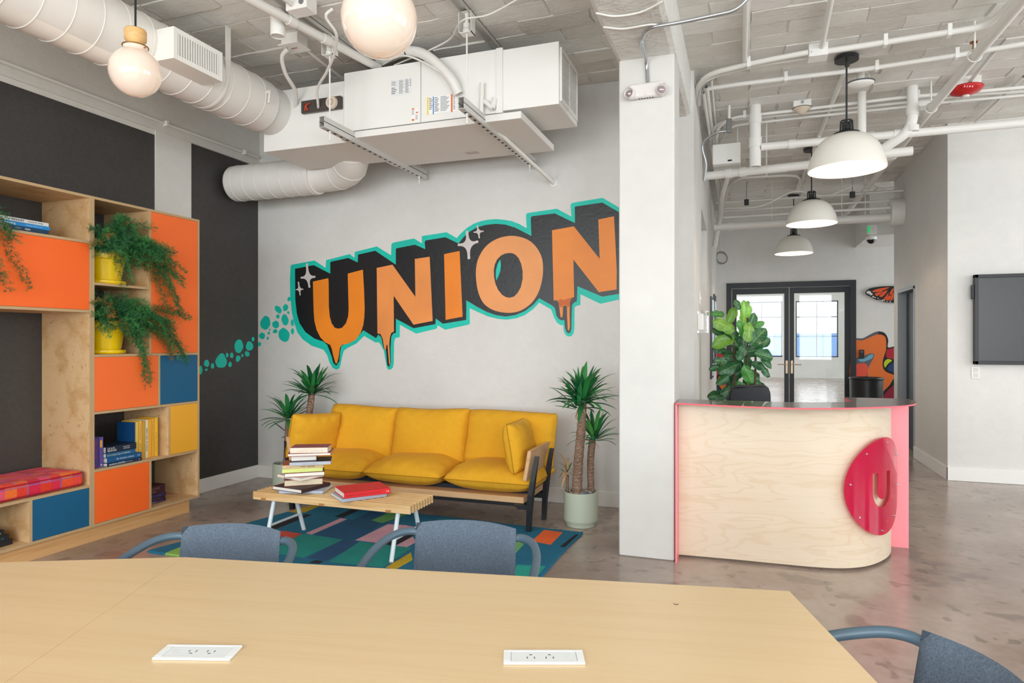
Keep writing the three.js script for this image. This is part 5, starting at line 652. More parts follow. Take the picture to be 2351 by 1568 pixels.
// ---------- screen wall ----------
{
  const t = thing('wall_screen_display', 'large dark flat screen mounted on the white wall', 'screen'), a = onZ(2232, 836, ZT), x0 = a.x, y0 = 1.174, y1 = 2.061, x1 = x0 + 1.56, k = mat(0x17191b, 0.4);
  part('bezel', [rbox(x0, x1, y0, y0 + 0.035, ZT + 0.02, ZT + 0.075, 0.004), rbox(x0, x1, y1 - 0.035, y1, ZT + 0.02, ZT + 0.075, 0.004), rbox(x0, x0 + 0.035, y0, y1, ZT + 0.02, ZT + 0.075, 0.004), rbox(x1 - 0.035, x1, y0, y1, ZT + 0.02, ZT + 0.075, 0.004)], k, t);
  part('screen_glass', box(x0 + 0.03, x1 - 0.03, y0 + 0.03, y1 - 0.03, ZT + 0.022, ZT + 0.068), mat(0x15191c, 0.34, { ior: 1.6 }), t); part('wall_mount', box(x0 + 0.5, x1 - 0.5, y0 + 0.2, y1 - 0.2, ZT, ZT + 0.02), k, t);
  part('sensor', rbox(x0 - 0.022, x0 - 0.001, y1 - 0.24, y1 - 0.1, ZT + 0.03, ZT + 0.07, 0.006, 2), k, t);
  const b = onZ(2250, 853, ZT), o = thing('wall_outlet', 'white wall outlet plate below the dark screen', 'outlet'), oy = 1.09; part('plate', rbox(b.x - 0.075, b.x, oy - 0.06, oy + 0.06, ZT, ZT + 0.007, 0.003), mat(0xe6e4de, 0.4), o); part('socket', [rbox(b.x - 0.055, b.x - 0.02, oy - 0.045, oy - 0.008, ZT + 0.006, ZT + 0.0095, 0.004, 2), rbox(b.x - 0.055, b.x - 0.02, oy + 0.008, oy + 0.045, ZT + 0.006, ZT + 0.0095, 0.004, 2)], mat(0xd3d2ce, 0.4), o);
}
// ---------- corridor wall fittings ----------
{
  const xw = (z) => XM + (z - ZM) / (ZB - ZM) * -0.09;
  const t = thing('strobe_guard', 'clear plastic guard box over a white alarm on the corridor wall', 'alarm'), z = -6.15, x = xw(z); part('guard', [rbox(x + 0.001, x + 0.085, 1.47, 1.68, z - 0.13, z + 0.13, 0.01, 2)], mat(0xffffff, 0.05, { transmission: 0.9, thickness: 0 }), t); part('alarm_body', rbox(x + 0.0005, x + 0.05, 1.5, 1.65, z - 0.08, z + 0.08, 0.01, 2), mat(0xefeeea, 0.4), t);
  [[-9.1, 0.9, 2.0], [-10.4, 0.95, 2.12]].forEach(([zz, y0, y1], i) => { const q = thing('wall_rack', i ? 'tall dark wall rack nearer the end wall' : 'tall chrome wall rack on the corridor wall', 'rack'), xx = xw(zz); part('frame', [box(xx, xx + 0.03, y0, y1, zz - 0.01, zz + 0.01), box(xx, xx + 0.03, y0, y1, zz - 0.42, zz - 0.4)], mat(0x4a4d50, 0.35, { metalness: 0.6 }), q); for (let k = 0; k < 5; k++) part('pocket', rbox(xx + 0.004, xx + 0.04, y0 + 0.04 + k * 0.215, y0 + 0.2 + k * 0.215, zz - 0.4, zz - 0.01, 0.004), mat(k % 2 ? 0x30363b : 0xc8d2da, 0.25, { metalness: 0.4 }), q); });
  const s = thing('wall_switch', 'small light switch on the corridor wall', 'switch'), x2 = xw(-6.4); part('plate', rbox(x2, x2 + 0.006, 1.75, 1.87, -6.48, -6.41, 0.002), mTrim, s); part('toggle', box(x2 + 0.006, x2 + 0.014, 1.8, 1.82, -6.45, -6.44), mTrim, s);
}

// ---------- air handling unit, ducts and their hangers ----------
const mDuct = mat(0xe6e3dd, 0.5), mUnit = mat(0xecebe6, 0.45), mStrut = mat(0xd3d2ce, 0.4, { metalness: 0.3 }), mHole = mat(0x1b1b1b, 0.8), mGalv = mat(0xb9bcbe, 0.3, { metalness: 0.85 }), mPipe = mat(0xe7e5df, 0.42), mPlate = mat(0xf0efea, 0.45);
const zf = -4.32;
{
  const u = thing('air_handler', 'white ceiling hung air handling unit above the sofa', 'air conditioner');
  const A = onZ(605, 300, zf - 0.03), B = onZ(790, 190, zf), C = onZ(1139, 110, zf), yb = onZ(1000, 277, zf).y, yt = onZ(966, 140, zf).y;
  part('plenum', [rbox(A.x, B.x + 0.02, onZ(608, 349, zf - 0.03).y, Math.min(3.54, onZ(740, 193, zf - 0.03).y), zf - 0.62, zf - 0.03, 0.006)], mUnit, u).userData.label = 'white plenum box';
  const m1 = onZ(966, 140, zf).x;
  part('casing', box(B.x + 0.005, C.x - 0.005, yb, yt, zf - 0.55, zf - 0.012), mat(0xc9c8c4, 0.5), u);
  part('access_panel', rbox(B.x, m1 - 0.002, yb, yt, zf - 0.012, zf, 0.003), mUnit, u); part('access_panel', rbox(m1 + 0.002, C.x, yb, yt, zf - 0.012, zf - 0.001, 0.003), mUnit, u); part('flange', rbox(C.x, C.x + 0.05, yb - 0.004, yt + 0.004, zf - 0.5, zf + 0.006, 0.004), mUnit, u);
  const rx0 = C.x + 0.05, rx1 = onZ(1283, 94, zf).x, ry1 = onZ(1283, 94, zf).y, ry0 = onZ(1284, 238, zf).y, rz = onX(1325, 200, rx1).z;
  part('outlet_box', rbox(rx0, rx1, ry0, ry1, rz, zf, 0.004), mUnit, u);
  const gr = part('grille', [box(rx1, rx1 + 0.012, ry0 + 0.03, ry0 + 0.055, rz + 0.03, zf - 0.03), box(rx1, rx1 + 0.012, ry1 - 0.055, ry1 - 0.03, rz + 0.03, zf - 0.03), box(rx1, rx1 + 0.012, ry0 + 0.055, ry1 - 0.055, rz + 0.03, rz + 0.05), box(rx1, rx1 + 0.012, ry0 + 0.055, ry1 - 0.055, zf - 0.05, zf - 0.03), box(rx1, rx1 + 0.01, ry0 + 0.055, ry1 - 0.055, (rz + zf) / 2 - 0.006, (rz + zf) / 2 + 0.006)], mPlate, u);
  for (let i = 0; i < 26; i++) { const y = ry0 + 0.06 + i * (ry1 - ry0 - 0.12) / 26; part('louvre', box(rx1 + 0.001, rx1 + 0.009, y, y + (ry1 - ry0 - 0.12) / 52, rz + 0.05, zf - 0.05), mPlate, gr); }
  part('grille_back', box(rx1, rx1 + 0.001, ry0 + 0.05, ry1 - 0.05, rz + 0.045, zf - 0.045), mat(0x6e6a66, 0.8), gr);
  const zp = zf + 0.05, pl = onZ(1196, 262, zp), py0 = onZ(1196, 271, zp).y, py1 = onZ(1196, 253, zp).y, pbz = onX(1272, 340, pl.x).z, px0 = onZ(756, 330, zp).x;
  part('drip_pan', rbox(px0 + 0.1, pl.x, py0, py1 - 0.004, pbz, zp, 0.004), mat(0xe9e7e2, 0.4), u);
  part('pan_label', box(onY(1085, 350, py0).x - 0.06, onY(1085, 350, py0).x + 0.05, py0 - 0.0012, py0, onY(1085, 350, py0).z - 0.04, onY(1085, 350, py0).z + 0.03), mat(0xcfc6c6, 0.6), u);
  // printed labels
  const sticker = (p0, p1, draw, name) => { const a = onZ(p0[0], p0[1], zf), b = onZ(p1[0], p1[1], zf), w = b.x - a.x, h = a.y - b.y; const m = canvasTex(256, Math.max(64, Math.round(256 * h / w)), draw); part(name, clean(new THREE.PlaneGeometry(w, h)).translate((a.x + b.x) / 2, (a.y + b.y) / 2, zf + 0.0008), new THREE.MeshPhysicalMaterial({ map: m, roughness: 0.5 }), u); };
  const lines = (g, x, y, w, h, c, n) => { g.fillStyle = c; for (let i = 0; i < n; i++) g.fillRect(x, y + i * h / n, w * (0.6 + 0.4 * ((i * 37 % 10) / 10)), h / n * 0.45); };
  sticker([897, 186], [945, 216], (g, w, h) => { g.fillStyle = '#e6e6e6'; g.fillRect(0, 0, w, h); lines(g, 10, 10, w * 0.28, h * 0.3, '#8a8d92', 5); lines(g, 10, h * 0.45, w * 0.28, h * 0.45, '#70747a', 4); lines(g, w * 0.4, 8, w * 0.26, h * 0.85, '#84878c', 14); lines(g, w * 0.7, 8, w * 0.2, h * 0.85, '#6f7378', 16); g.fillStyle = '#222'; for (let i = 0; i < 14; i++) g.fillRect(w * 0.93, 6 + i * 6, 10, i % 3 ? 2 : 4); }, 'rating_label');
  sticker([981, 224], [1046, 256], (g, w, h) => { g.fillStyle = '#eef0f0'; g.fillRect(0, 0, w, h); g.fillStyle = '#f2d000'; g.fillRect(0, 0, 12, h); g.fillStyle = '#1c63b7'; g.fillRect(w * 0.2, 0, 8, h); g.fillStyle = '#e06a1c'; g.fillRect(w * 0.84, 0, 14, h); lines(g, 18, 8, w * 0.13, h * 0.7, '#777', 7); lines(g, w * 0.26, 8, w * 0.17, h * 0.85, '#777', 9); lines(g, w * 0.47, 8, w * 0.34, h * 0.85, '#888', 11); lines(g, w * 0.92, 8, w * 0.07, h * 0.85, '#777', 9); }, 'warning_label');
  sticker([945, 249], [961, 278], (g, w, h) => { g.fillStyle = '#f3f1ee'; g.fillRect(0, 0, w, h); g.fillStyle = '#e0671c'; g.fillRect(10, 6, w * 0.35, 40); g.fillRect(10, h - 90, w * 0.35, 60); g.fillRect(w * 0.6, h * 0.3, w * 0.35, 40); lines(g, 10, 60, w * 0.4, h * 0.4, '#777', 7); lines(g, w * 0.55, h * 0.5, w * 0.4, h * 0.4, '#777', 7); }, 'caution_label');
  // duct smoke detector on the plenum
  const d = thing('duct_detector', 'dark clear covered smoke detector box on the white plenum', 'detector'), a = onZ(697, 264, zf - 0.03), b = onZ(789, 222, zf - 0.03), z0 = zf - 0.0295;
  part('housing', rbox(a.x, b.x - 0.004, a.y, b.y, z0, z0 + 0.035, 0.008, 2), mat(0x4b4440, 0.3), d); part('sensor_dial', new THREE.CylinderGeometry(0.045, 0.05, 0.02, 28).rotateX(Math.PI / 2).translate(b.x - 0.08, (a.y + b.y) / 2, z0 + 0.045), mat(0xd6c7b4, 0.5), d); part('sensor_ring', new THREE.TorusGeometry(0.02, 0.006, 8, 20).translate(b.x - 0.08, (a.y + b.y) / 2, z0 + 0.056), mat(0xb9a995, 0.5), d);
  for (let i = 0; i < 6; i++) part('wiring', wire([V(a.x + 0.03 + i * 0.008, a.y + 0.015, z0 + 0.04), V(a.x + 0.05 + i * 0.003, (a.y + b.y) / 2, z0 + 0.05), V(a.x + 0.035 + i * 0.012, b.y - 0.03, z0 + 0.04)], 0.0028, 12), mat(i % 3 ? 0xd8401c : 0x35302c, 0.5), d);
}
function ribbed(name, label, a, b, r, step, parent) { // a spiral duct run with raised seams
  const t = parent ?? thing(name, label, 'duct'); part('duct_run', bar(a, b, r, r, 40), mDuct, t); const d = b.clone().sub(a), L = d.length(), q = new THREE.Quaternion().setFromUnitVectors(V(0, 0, 1), d.normalize());
  for (let s = step * 0.5; s < L; s += step) part('seam', new THREE.TorusGeometry(r, 0.004, 5, 40).applyQuaternion(q).translate(a.x + d.x * s, a.y + d.y * s, a.z + d.z * s), mDuct, t); return t;
}
const DY = 3.255, DXa = -3.6, DR = 0.2;
{
  const t = ribbed('ceiling_duct', 'long white spiral duct along the left wall beam', V(DXa, DY, -0.5), V(DXa, DY, -4.2), DR, 0.165);
  part('collar', bar(V(DXa, DY, -4.36), V(DXa, DY, -4.2), DR - 0.012, DR - 0.012, 40), mat(0xdedcd7, 0.5), t); part('gasket', new THREE.TorusGeometry(DR - 0.006, 0.006, 6, 40).translate(DXa, DY, -4.2), mat(0x6f7074, 0.6), t);
  // supply grille box on its side
  const p = onY(396, 62, 0), q = 0; void p, q; const gx = -3.28, z0 = onX(397, 60, gx).z, z1 = onX(509, 120, gx).z, yt = onX(397, 60, gx).y, yb = onX(397, 133, gx).y;
  part('register_box', [box(DXa + 0.05, gx - 0.004, yb, yt, z1, z0)], mUnit, t); part('register_frame', [box(gx - 0.004, gx + 0.006, yb, yb + 0.03, z1, z0), box(gx - 0.004, gx + 0.006, yt - 0.03, yt, z1, z0), box(gx - 0.004, gx + 0.006, yb + 0.03, yt - 0.03, z1, z1 + 0.03), box(gx - 0.004, gx + 0.006, yb + 0.03, yt - 0.03, z0 - 0.03, z0)], mPlate, t);
  const bk = part('register_back', box(gx - 0.004, gx - 0.002, yb + 0.03, yt - 0.03, z1 + 0.03, z0 - 0.03), mat(0x4b4845, 0.8), t), n = 17, w = (z0 - z1 - 0.06) / n; for (let i = 0; i < n; i++) part('louvre', box(gx - 0.002, gx + 0.005, yb + 0.03, yt - 0.03, z1 + 0.03 + i * w + w * 0.2, z1 + 0.03 + i * w + w * 0.75), mPlate, bk);
  const sz = -3.66; part('hanger_strap', [box(DXa + DR - 0.004, DXa + DR + 0.003, DY, HC, sz - 0.022, sz + 0.022), clean(new THREE.TorusGeometry(DR + 0.002, 0.004, 6, 40, Math.PI).scale(1, 1, 5).rotateZ(Math.PI).translate(DXa, DY, sz)), box(DXa - DR - 0.003, DXa - DR + 0.004, DY, HC, sz - 0.022, sz + 0.022)], mDuct, t); part('damper_handle', [bar(V(DXa + DR * 0.95, DY + 0.02, -4.05), V(DXa + DR + 0.03, DY + 0.03, -4.05), 0.012), bar(V(DXa + DR + 0.03, DY + 0.03, -4.05), V(DXa + DR + 0.02, DY - 0.06, -4.05), 0.008)], mDuct, t);
}
{
  const y = 2.93, z = -5.12, t = ribbed('return_duct', 'short capped white duct with elbow below the air handler', V(-4.66, y, z), V(-3.72, y, z), 0.168, 0.14);
  const pts = [V(-3.74, y, z), V(-3.55, y, z), V(-3.36, y + 0.02, z + 0.06), V(-3.22, y + 0.1, z + 0.2), V(-3.18, y + 0.22, z + 0.3), V(-3.18, y + 0.32, z + 0.33)]; part('elbow', clean(new THREE.TubeGeometry(new THREE.CatmullRomCurve3(pts), 30, 0.15, 32, false)), mDuct, t);
  for (const k of [0.28, 0.46, 0.62, 0.78]) { const c = new THREE.CatmullRomCurve3(pts), p = c.getPoint(k), d = c.getTangent(k); part('seam', new THREE.TorusGeometry(0.151, 0.004, 5, 36).applyQuaternion(new THREE.Quaternion().setFromUnitVectors(V(0, 0, 1), d)).translate(p.x, p.y, p.z), mDuct, t); }
  part('end_cap', bar(V(-4.675, y, z), V(-4.655, y, z), 0.16, 0.168, 36), mDuct, t); part('stub', [bar(V(-3.0, y + 0.12, z + 0.16), V(-3.0, y + 0.35, z + 0.16), 0.05, 0.05, 20)], mDuct, t);
}
// strut trapezes, their rods and spring hangers
[[[735, 292], [978, 411], 'perforated strut under the left end of the air handler'], [[1052, 250], [1230, 385], 'perforated strut under the right end of the air handler']].forEach(([p, q, label], k) => {
  const y = k ? 2.91 : 2.9, a = onY(p[0], p[1], y), b = onY(q[0], q[1], y), x = (a.x + b.x) / 2; a.x = x; b.x = x; const t = thing('strut_channel', label, 'bracket', 'struts that carry the air handler');
  part('lower_channel', [beamBox(a, b, 0.042, 0.004), beamBox(a.clone().add(V(0.02, 0.02, 0)), b.clone().add(V(0.02, 0.02, 0)), 0.003, 0.04), beamBox(a.clone().add(V(-0.02, 0.02, 0)), b.clone().add(V(-0.02, 0.02, 0)), 0.003, 0.04)], mStrut, t);
  const n = 20; for (let i = 1; i < n; i++) { const c = a.clone().lerp(b, i / n); part('slot', box(c.x - 0.008, c.x + 0.008, c.y - 0.0035, c.y - 0.0022, c.z - 0.012, c.z + 0.012), mHole, t); }
  const up = 0.075; part('upper_channel', [beamBox(a.clone().add(V(0, up, 0)), b.clone().add(V(0, up, 0)), 0.042, 0.004), beamBox(a.clone().add(V(0.02, up - 0.02, 0)), b.clone().add(V(0.02, up - 0.02, 0)), 0.003, 0.04), beamBox(a.clone().add(V(-0.02, up - 0.02, 0)), b.clone().add(V(-0.02, up - 0.02, 0)), 0.003, 0.04)], mStrut, t);
  for (const f of [0.06, 0.93]) { const c = a.clone().lerp(b, f); part('hanger_rod', bar(V(c.x, c.y - 0.07, c.z), V(c.x, HC - 0.16, c.z), 0.006), mPipe, t); part('rod_nut', bar(V(c.x, c.y - 0.012, c.z), V(c.x, c.y - 0.004, c.z), 0.012, 0.012, 6), mPipe, t);
    const h = part('spring_hanger', [box(c.x - 0.045, c.x + 0.045, HC - 0.17, HC - 0.165, c.z - 0.035, c.z + 0.035), box(c.x - 0.045, c.x - 0.041, HC - 0.17, HC - 0.03, c.z - 0.035, c.z + 0.035), box(c.x + 0.041, c.x + 0.045, HC - 0.17, HC - 0.03, c.z - 0.035, c.z + 0.035), box(c.x - 0.045, c.x + 0.045, HC - 0.034, HC - 0.03, c.z - 0.035, c.z + 0.035)], mPipe, t); part('spring', [bar(V(c.x, HC - 0.165, c.z), V(c.x, HC - 0.14, c.z), 0.024, 0.03, 16), bar(V(c.x, HC - 0.135, c.z), V(c.x, HC - 0.1, c.z), 0.024, 0.024, 16), bar(V(c.x, HC - 0.095, c.z), V(c.x, HC - 0.03, c.z), 0.012, 0.014, 12)], mPipe, h); }
  part('ceiling_channel', [beamBox(V(x, HC - 0.008, a.z + 0.75), V(x, HC - 0.008, b.z + 0.1), 0.06, 0.014), beamBox(V(x + 0.028, HC - 0.025, a.z + 0.75), V(x + 0.028, HC - 0.025, b.z + 0.1), 0.004, 0.03), beamBox(V(x - 0.028, HC - 0.025, a.z + 0.75), V(x - 0.028, HC - 0.025, b.z + 0.1), 0.004, 0.03)], mStrut, t);
});

// ---------- pipes, conduits and cables: pixel path plus height ----------
const run = (l) => l.map(([px, py, y]) => onY(px, py, y));
function conduit(label, l, r, o = {}) { const pts = o.world ? l : run(l), t = thing(o.name ?? 'conduit', label, o.cat ?? 'pipe', o.group); part('tube', o.soft ? wire(pts, r, o.n ?? 60, 8) : pipe(pts, r, o.bend ?? 0.09, o.seg ?? 10, o.n), o.m ?? mPipe, t);
  for (const k of o.clips ?? []) { const c = o.soft ? new THREE.CatmullRomCurve3(pts) : new Bend(pts, o.bend ?? 0.09), p = c.getPoint(k); part('clip', [box(p.x - 0.013, p.x + 0.013, p.y - r * 1.3, Math.min(HC - 0.019, p.y + 0.06), p.z - r * 1.25, p.z + r * 1.25)], mPlate, t); } for (const k of o.rings ?? []) { const c = new Bend(pts, o.bend ?? 0.09), p = c.getPoint(k), d = c.getTangent(k); part('coupling', bar(p.clone().addScaledVector(d, -0.03), p.clone().addScaledVector(d, 0.03), r * 1.18, r * 1.18, 16), o.m ?? mPipe, t); } return t; }
// lounge side
conduit('thick white pipe crossing the ceiling above the lounge', [[560, -10, 3.5], [870, 156, 3.5]], 0.03, { rings: [0.3, 0.55] });
conduit('white flexible conduit looping down to the duct detector', [[662, 112, 3.5], [648, 128, 3.47], [654, 165, 3.4], [679, 212, 3.33], [678, 262, 3.24], [690, 288, 3.2], [704, 293, 3.18], [716, 272, 3.22]], 0.015, { soft: 1, name: 'flexible_conduit', cat: 'conduit' });
conduit('white cable hanging in a loop beside the hanger rod', [[764, 20, 3.52], [748, 36, 3.48], [771, 75, 3.42], [770, 115, 3.38], [750, 165, 3.34], [729, 205, 3.3], [731, 248, 3.22]], 0.01, { soft: 1, name: 'hanging_cable', cat: 'cable' });
conduit('thin white cable sagging over the air handler', [[1200, -8, 3.5], [1118, 35, 3.45], [1068, 44, 3.42], [1030, 92, 3.5], [984, 116, 3.5], [905, 150, 3.5]], 0.006, { soft: 1, name: 'hanging_cable', cat: 'cable' });
{ const t = thing('insulated_hose', 'thick white insulated hose curving over the air handler', 'pipe'), z = zf + 0.07, P = (x, y, dz = 0) => onZ(x, y, z + dz); part('tube', wire([P(870, 145, -0.25), P(935, 118, -0.05), P(972, 124, 0), P(1010, 152, 0.01), P(1038, 185, 0), P(1052, 215, -0.04)], 0.036, 50, 14), mPipe, t); part('tape', wire([P(934, 119, -0.05), P(941, 117, -0.045)], 0.038, 4, 14), mat(0x2a2a2a, 0.6), t); part('thin_line', wire([P(872, 152, -0.2), P(930, 128, 0.0), P(985, 150, 0.02), P(1024, 178, 0.02), P(1040, 205, 0.0)], 0.007, 40), mPipe, t); }
{ const t = thing('drain_pipe', 'white drain pipe sloping from the air handler to the wall', 'pipe'), a = onZ(1107, 190, zf + 0.03), b = onZ(1105, 268, zf + 0.03), c = onZ(1272, 421, ZM); part('tube', pipe([a, b, c], 0.017, 0.05, 10, 30), mPipe, t); part('wall_plate', bar(c, c.clone().add(V(0, 0, 0.012)), 0.035, 0.035, 18), mPipe, t); part('trap', [bar(onZ(1112, 232, zf + 0.03), onZ(1131, 250, zf + 0.03), 0.017), bar(onZ(1130, 250, zf + 0.03), onZ(1136, 226, zf + 0.01), 0.02)], mPipe, t); }
{ const t = thing('junction_box', 'white junction box with cover plate above the flexible conduit', 'electrical box', 'ceiling junction boxes'), p = onY(676, 108, 3.52); part('body', rbox(p.x - 0.07, p.x + 0.07, 3.52, HC, p.z - 0.06, p.z + 0.06, 0.006), mPlate, t); part('cover_plate', box(p.x - 0.085, p.x + 0.085, 3.512, 3.519, p.z - 0.075, p.z + 0.075), mPlate, t); part('print', clean(new THREE.PlaneGeometry(0.05, 0.012)).rotateX(Math.PI / 2).translate(p.x, 3.5105, p.z), mat(0xb0604a, 0.6), t); }
{ const t = thing('junction_box', 'white junction box beside the thick ceiling pipe', 'electrical box', 'ceiling junction boxes'), p = onY(692, 26, 3.52); part('body', rbox(p.x - 0.08, p.x + 0.08, 3.51, HC, p.z - 0.055, p.z + 0.055, 0.005), mPlate, t); part('knockout', bar(V(p.x + 0.04, 3.55, p.z + 0.056), V(p.x + 0.04, 3.55, p.z + 0.06), 0.018), mat(0x777777, 0.5), t); }
conduit('white conduit running to the ceiling junction box', [[630, -20, 3.54], [672, 12, 3.54]], 0.014); conduit('thin white conduit behind the flexible conduit box', [[700, 112, 3.55], [800, 190, 3.55]], 0.012);
{ const t = thing('ceiling_spotlight', 'white cylinder downlight beside the thick ceiling pipe', 'light'), p = onY(638, 84, 3.42); part('can', lathe([[0, 0.02], [0.036, 0.02], [0.04, 0.0], [0.046, 0.0], [0.048, 0.01], [0.048, 0.17], [0, 0.17]], 28).translate(p.x, 3.42, p.z), mPlate, t); part('lens', bar(V(p.x, 3.424, p.z), V(p.x, 3.441, p.z), 0.036, 0.036, 20), mat(0xdcd9d4, 0.3), t); }
{ const t = thing('beam_conduit', 'thin white conduit running along the left wall beam', 'pipe'), P = (x, y) => onX(x, y, XL + 0.035); part('tube', pipe([P(-60, 116), P(380, 284), P(592, 362)], 0.013, 0.05, 8), mPipe, t); part('tube', pipe([P(365, 208), P(450, 236), P(592, 297)], 0.009, 0.05, 8), mPipe, t); for (const [x, y] of [[448, 235], [578, 290], [380, 284], [560, 350]]) { const q = P(x, y); part('clip', box(XL + 0.02, XL + 0.06, q.y - 0.02, q.y + 0.02, q.z - 0.012, q.z + 0.012), mPlate, t); } }
// emergency light on the column and its conduit
{
  const z = -4.284, t = thing('emergency_light', 'white twin head emergency light on the column', 'light'), a = onZ(1442, 234, z), b = onZ(1527, 188, z), cx = (a.x + b.x) / 2, cy = (a.y + b.y) / 2, w = b.x - a.x, h = 0.095; part('housing', rbox(cx - w / 2 + 0.008, cx + w / 2 - 0.004, cy - h / 2, cy + h / 2, z, z + 0.05, 0.02, 4), mat(0xe4dfdb, 0.4), t);
  for (const [s, dy] of [[-1, -0.02], [1, -0.018]]) { const hd = part('lamp_head', lathe([[0, 0], [0.03, 0], [0.034, 0.02], [0.034, 0.05], [0.03, 0.05], [0.026, 0.03], [0, 0.02]], 28).rotateX(Math.PI / 2).rotateY(s * 0.35).translate(cx + s * 0.088, cy + dy, z + 0.03), mat(0xe4dfdb, 0.4), t); part('lens', clean(new THREE.SphereGeometry(0.027, 20, 10, 0, 6.283, 0, 1.2)).rotateX(Math.PI / 2).rotateY(s * 0.35).translate(cx + s * 0.088 + s * 0.012, cy + dy, z + 0.052), mat(0xb5a5a8, 0.12, { metalness: 0.5 }), hd); } part('indicator', box(cx - 0.004, cx + 0.002, cy - 0.035, cy - 0.031, z + 0.05, z + 0.051), mat(0xd98a80, 0.5), t); for (let i = 0; i < 6; i++) part('vent_slot', box(cx - 0.045 + i * 0.017, cx - 0.037 + i * 0.017, cy - h / 2 - 0.0005, cy - h / 2 + 0.002, z + 0.015, z + 0.03), mHole, t);
  const c = thing('steel_conduit', 'bare steel conduit bending from the emergency light to the ceiling', 'pipe'), yb = 3.215; part('tube', pipe([onZ(1487, 190, z + 0.014), onZ(1484, 140, z + 0.014), onY(1473, 92, yb), onY(1486, 64, yb), onY(1560, 52, yb), onY(1690, 24, 3.24), onY(1722, -8, 3.3)], 0.0115, 0.12, 12, 60), mGalv, c); part('coupling', [bar(onY(1474, 104, yb), onY(1473, 92, yb), 0.016, 0.016, 14)], mGalv, c);
}
conduit('thin white cable stapled across the rough beam', [[1368, 30, 3.228], [1410, 37, 3.226], [1470, 28, 3.226], [1524, 2, 3.226]], 0.006, { soft: 1, name: 'hanging_cable', cat: 'cable' }); conduit('thin white cable on the beam nearer the column', [[1385, 62, 3.228], [1430, 66, 3.226], [1500, 56, 3.226], [1530, 62, 3.226]], 0.006, { soft: 1, name: 'hanging_cable', cat: 'cable' });
// reception side
conduit('white conduit sweeping from the column to the black lamp canopy', [[1592, 250, 3.48], [1600, 200, 3.5], [1625, 170, 3.52], [1740, 142, 3.53], [1856, 120, 3.53]], 0.02, { bend: 0.2, clips: [0.7] }); conduit('white conduit continuing from the ceiling box to the corner', [[1890, 119, 3.53], [2130, 82, 3.53], [2255, 62, 3.53], [2290, 40, 3.53], [2345, -20, 3.53]], 0.022, { bend: 0.25, clips: [0.28, 0.55] });
conduit('white conduit running straight across the reception ceiling', [[1604, 240, 3.5], [1608, 206, 3.53], [1697, 193, 3.53], [2000, 157, 3.53], [2221, 123, 3.53], [2400, 92, 3.53]], 0.019, { clips: [0.35, 0.6, 0.8] }); conduit('slim white conduit beneath the sweeping conduit', [[1594, 290, 3.45], [1600, 240, 3.48], [1612, 190, 3.52], [1640, 176, 3.55], [1730, 152, 3.55], [1855, 133, 3.55]], 0.012, { bend: 0.2 });
conduit('white conduit running away down the ceiling beside the beam', [[1714, -20, 3.56], [1710, 147, 3.56]], 0.02); conduit('slim cable beside the conduit near the beam', [[1722, -20, 3.58], [1718, 145, 3.58]], 0.006); conduit('white conduit that ends at the ceiling box', [[1912, -20, 3.56], [1886, 112, 3.56]], 0.019); conduit('long white conduit behind the black lamp canopy', [[1945, 150, 3.56], [1880, 312, 3.56], [1830, 440, 3.56]], 0.02, { clips: [0.4] });
conduit('upper of three white conduits across the ceiling', [[1640, 345, 3.4], [1650, 290, 3.48], [1680, 270, 3.53], [1822, 254, 3.53], [2085, 222, 3.53], [2205, 213, 3.53], [2400, 196, 3.53]], 0.015, { clips: [0.25, 0.7] }); conduit('middle of three white conduits across the ceiling', [[1628, 340, 3.42], [1640, 290, 3.5], [1668, 276, 3.54], [1822, 262, 3.54], [2085, 234, 3.54], [2230, 217, 3.54], [2400, 206, 3.54]], 0.013); conduit('lower of three white conduits across the ceiling', [[1650, 330, 3.45], [1680, 288, 3.53], [1822, 272, 3.53], [2060, 247, 3.53], [2140, 237, 3.53], [2400, 214, 3.53]], 0.013, { clips: [0.5] });
conduit('thick white sprinkler main running down the reception ceiling', [[2375, -33, 3.36], [2134, 254, 3.36], [1938, 496, 3.36]], 0.036, { name: 'sprinkler_main', rings: [0.5, 0.72] });
for (const [x, y, label] of [[2238, 128, 'white pipe hanger by the brass valve'], [2138, 248, 'white pipe hanger below the fire speaker']]) { const p = onY(x, y, 3.36), t = thing('pipe_hanger', label, 'bracket', 'hangers of the sprinkler main'); part('strap', clean(new THREE.TorusGeometry(0.042, 0.005, 6, 28).scale(1, 1, 2).translate(p.x, p.y, p.z)), mPipe, t); part('rod', bar(V(p.x, p.y + 0.04, p.z), V(p.x, HC, p.z), 0.006), mPipe, t); }
{ const p = onY(2236, 122, 3.4), t = thing('brass_valve', 'small brass valve on the sprinkler main', 'valve'); part('stem', bar(V(p.x, 3.39, p.z), V(p.x, 3.47, p.z), 0.012, 0.008), mat(0xb0803a, 0.3, { metalness: 0.8 }), t); part('wheel', [clean(new THREE.TorusGeometry(0.022, 0.004, 6, 20).rotateX(Math.PI / 2).translate(p.x, 3.475, p.z)), bar(V(p.x - 0.02, 3.475, p.z), V(p.x + 0.02, 3.475, p.z), 0.003)], mat(0x8a4a22, 0.4, { metalness: 0.5 }), t); }
conduit('grey conduit shadowing the sprinkler main', [[2330, 100, 3.55], [2288, 112, 3.55], [2200, 220, 3.55]], 0.016); conduit('slim far conduit on the corner ceiling', [[2351, 175, 3.56], [2240, 280, 3.56]], 0.014);
const vpipe = (px, py, y1, r) => { const p = onY(px, py, HC); return [p, V(p.x, y1, p.z)]; };
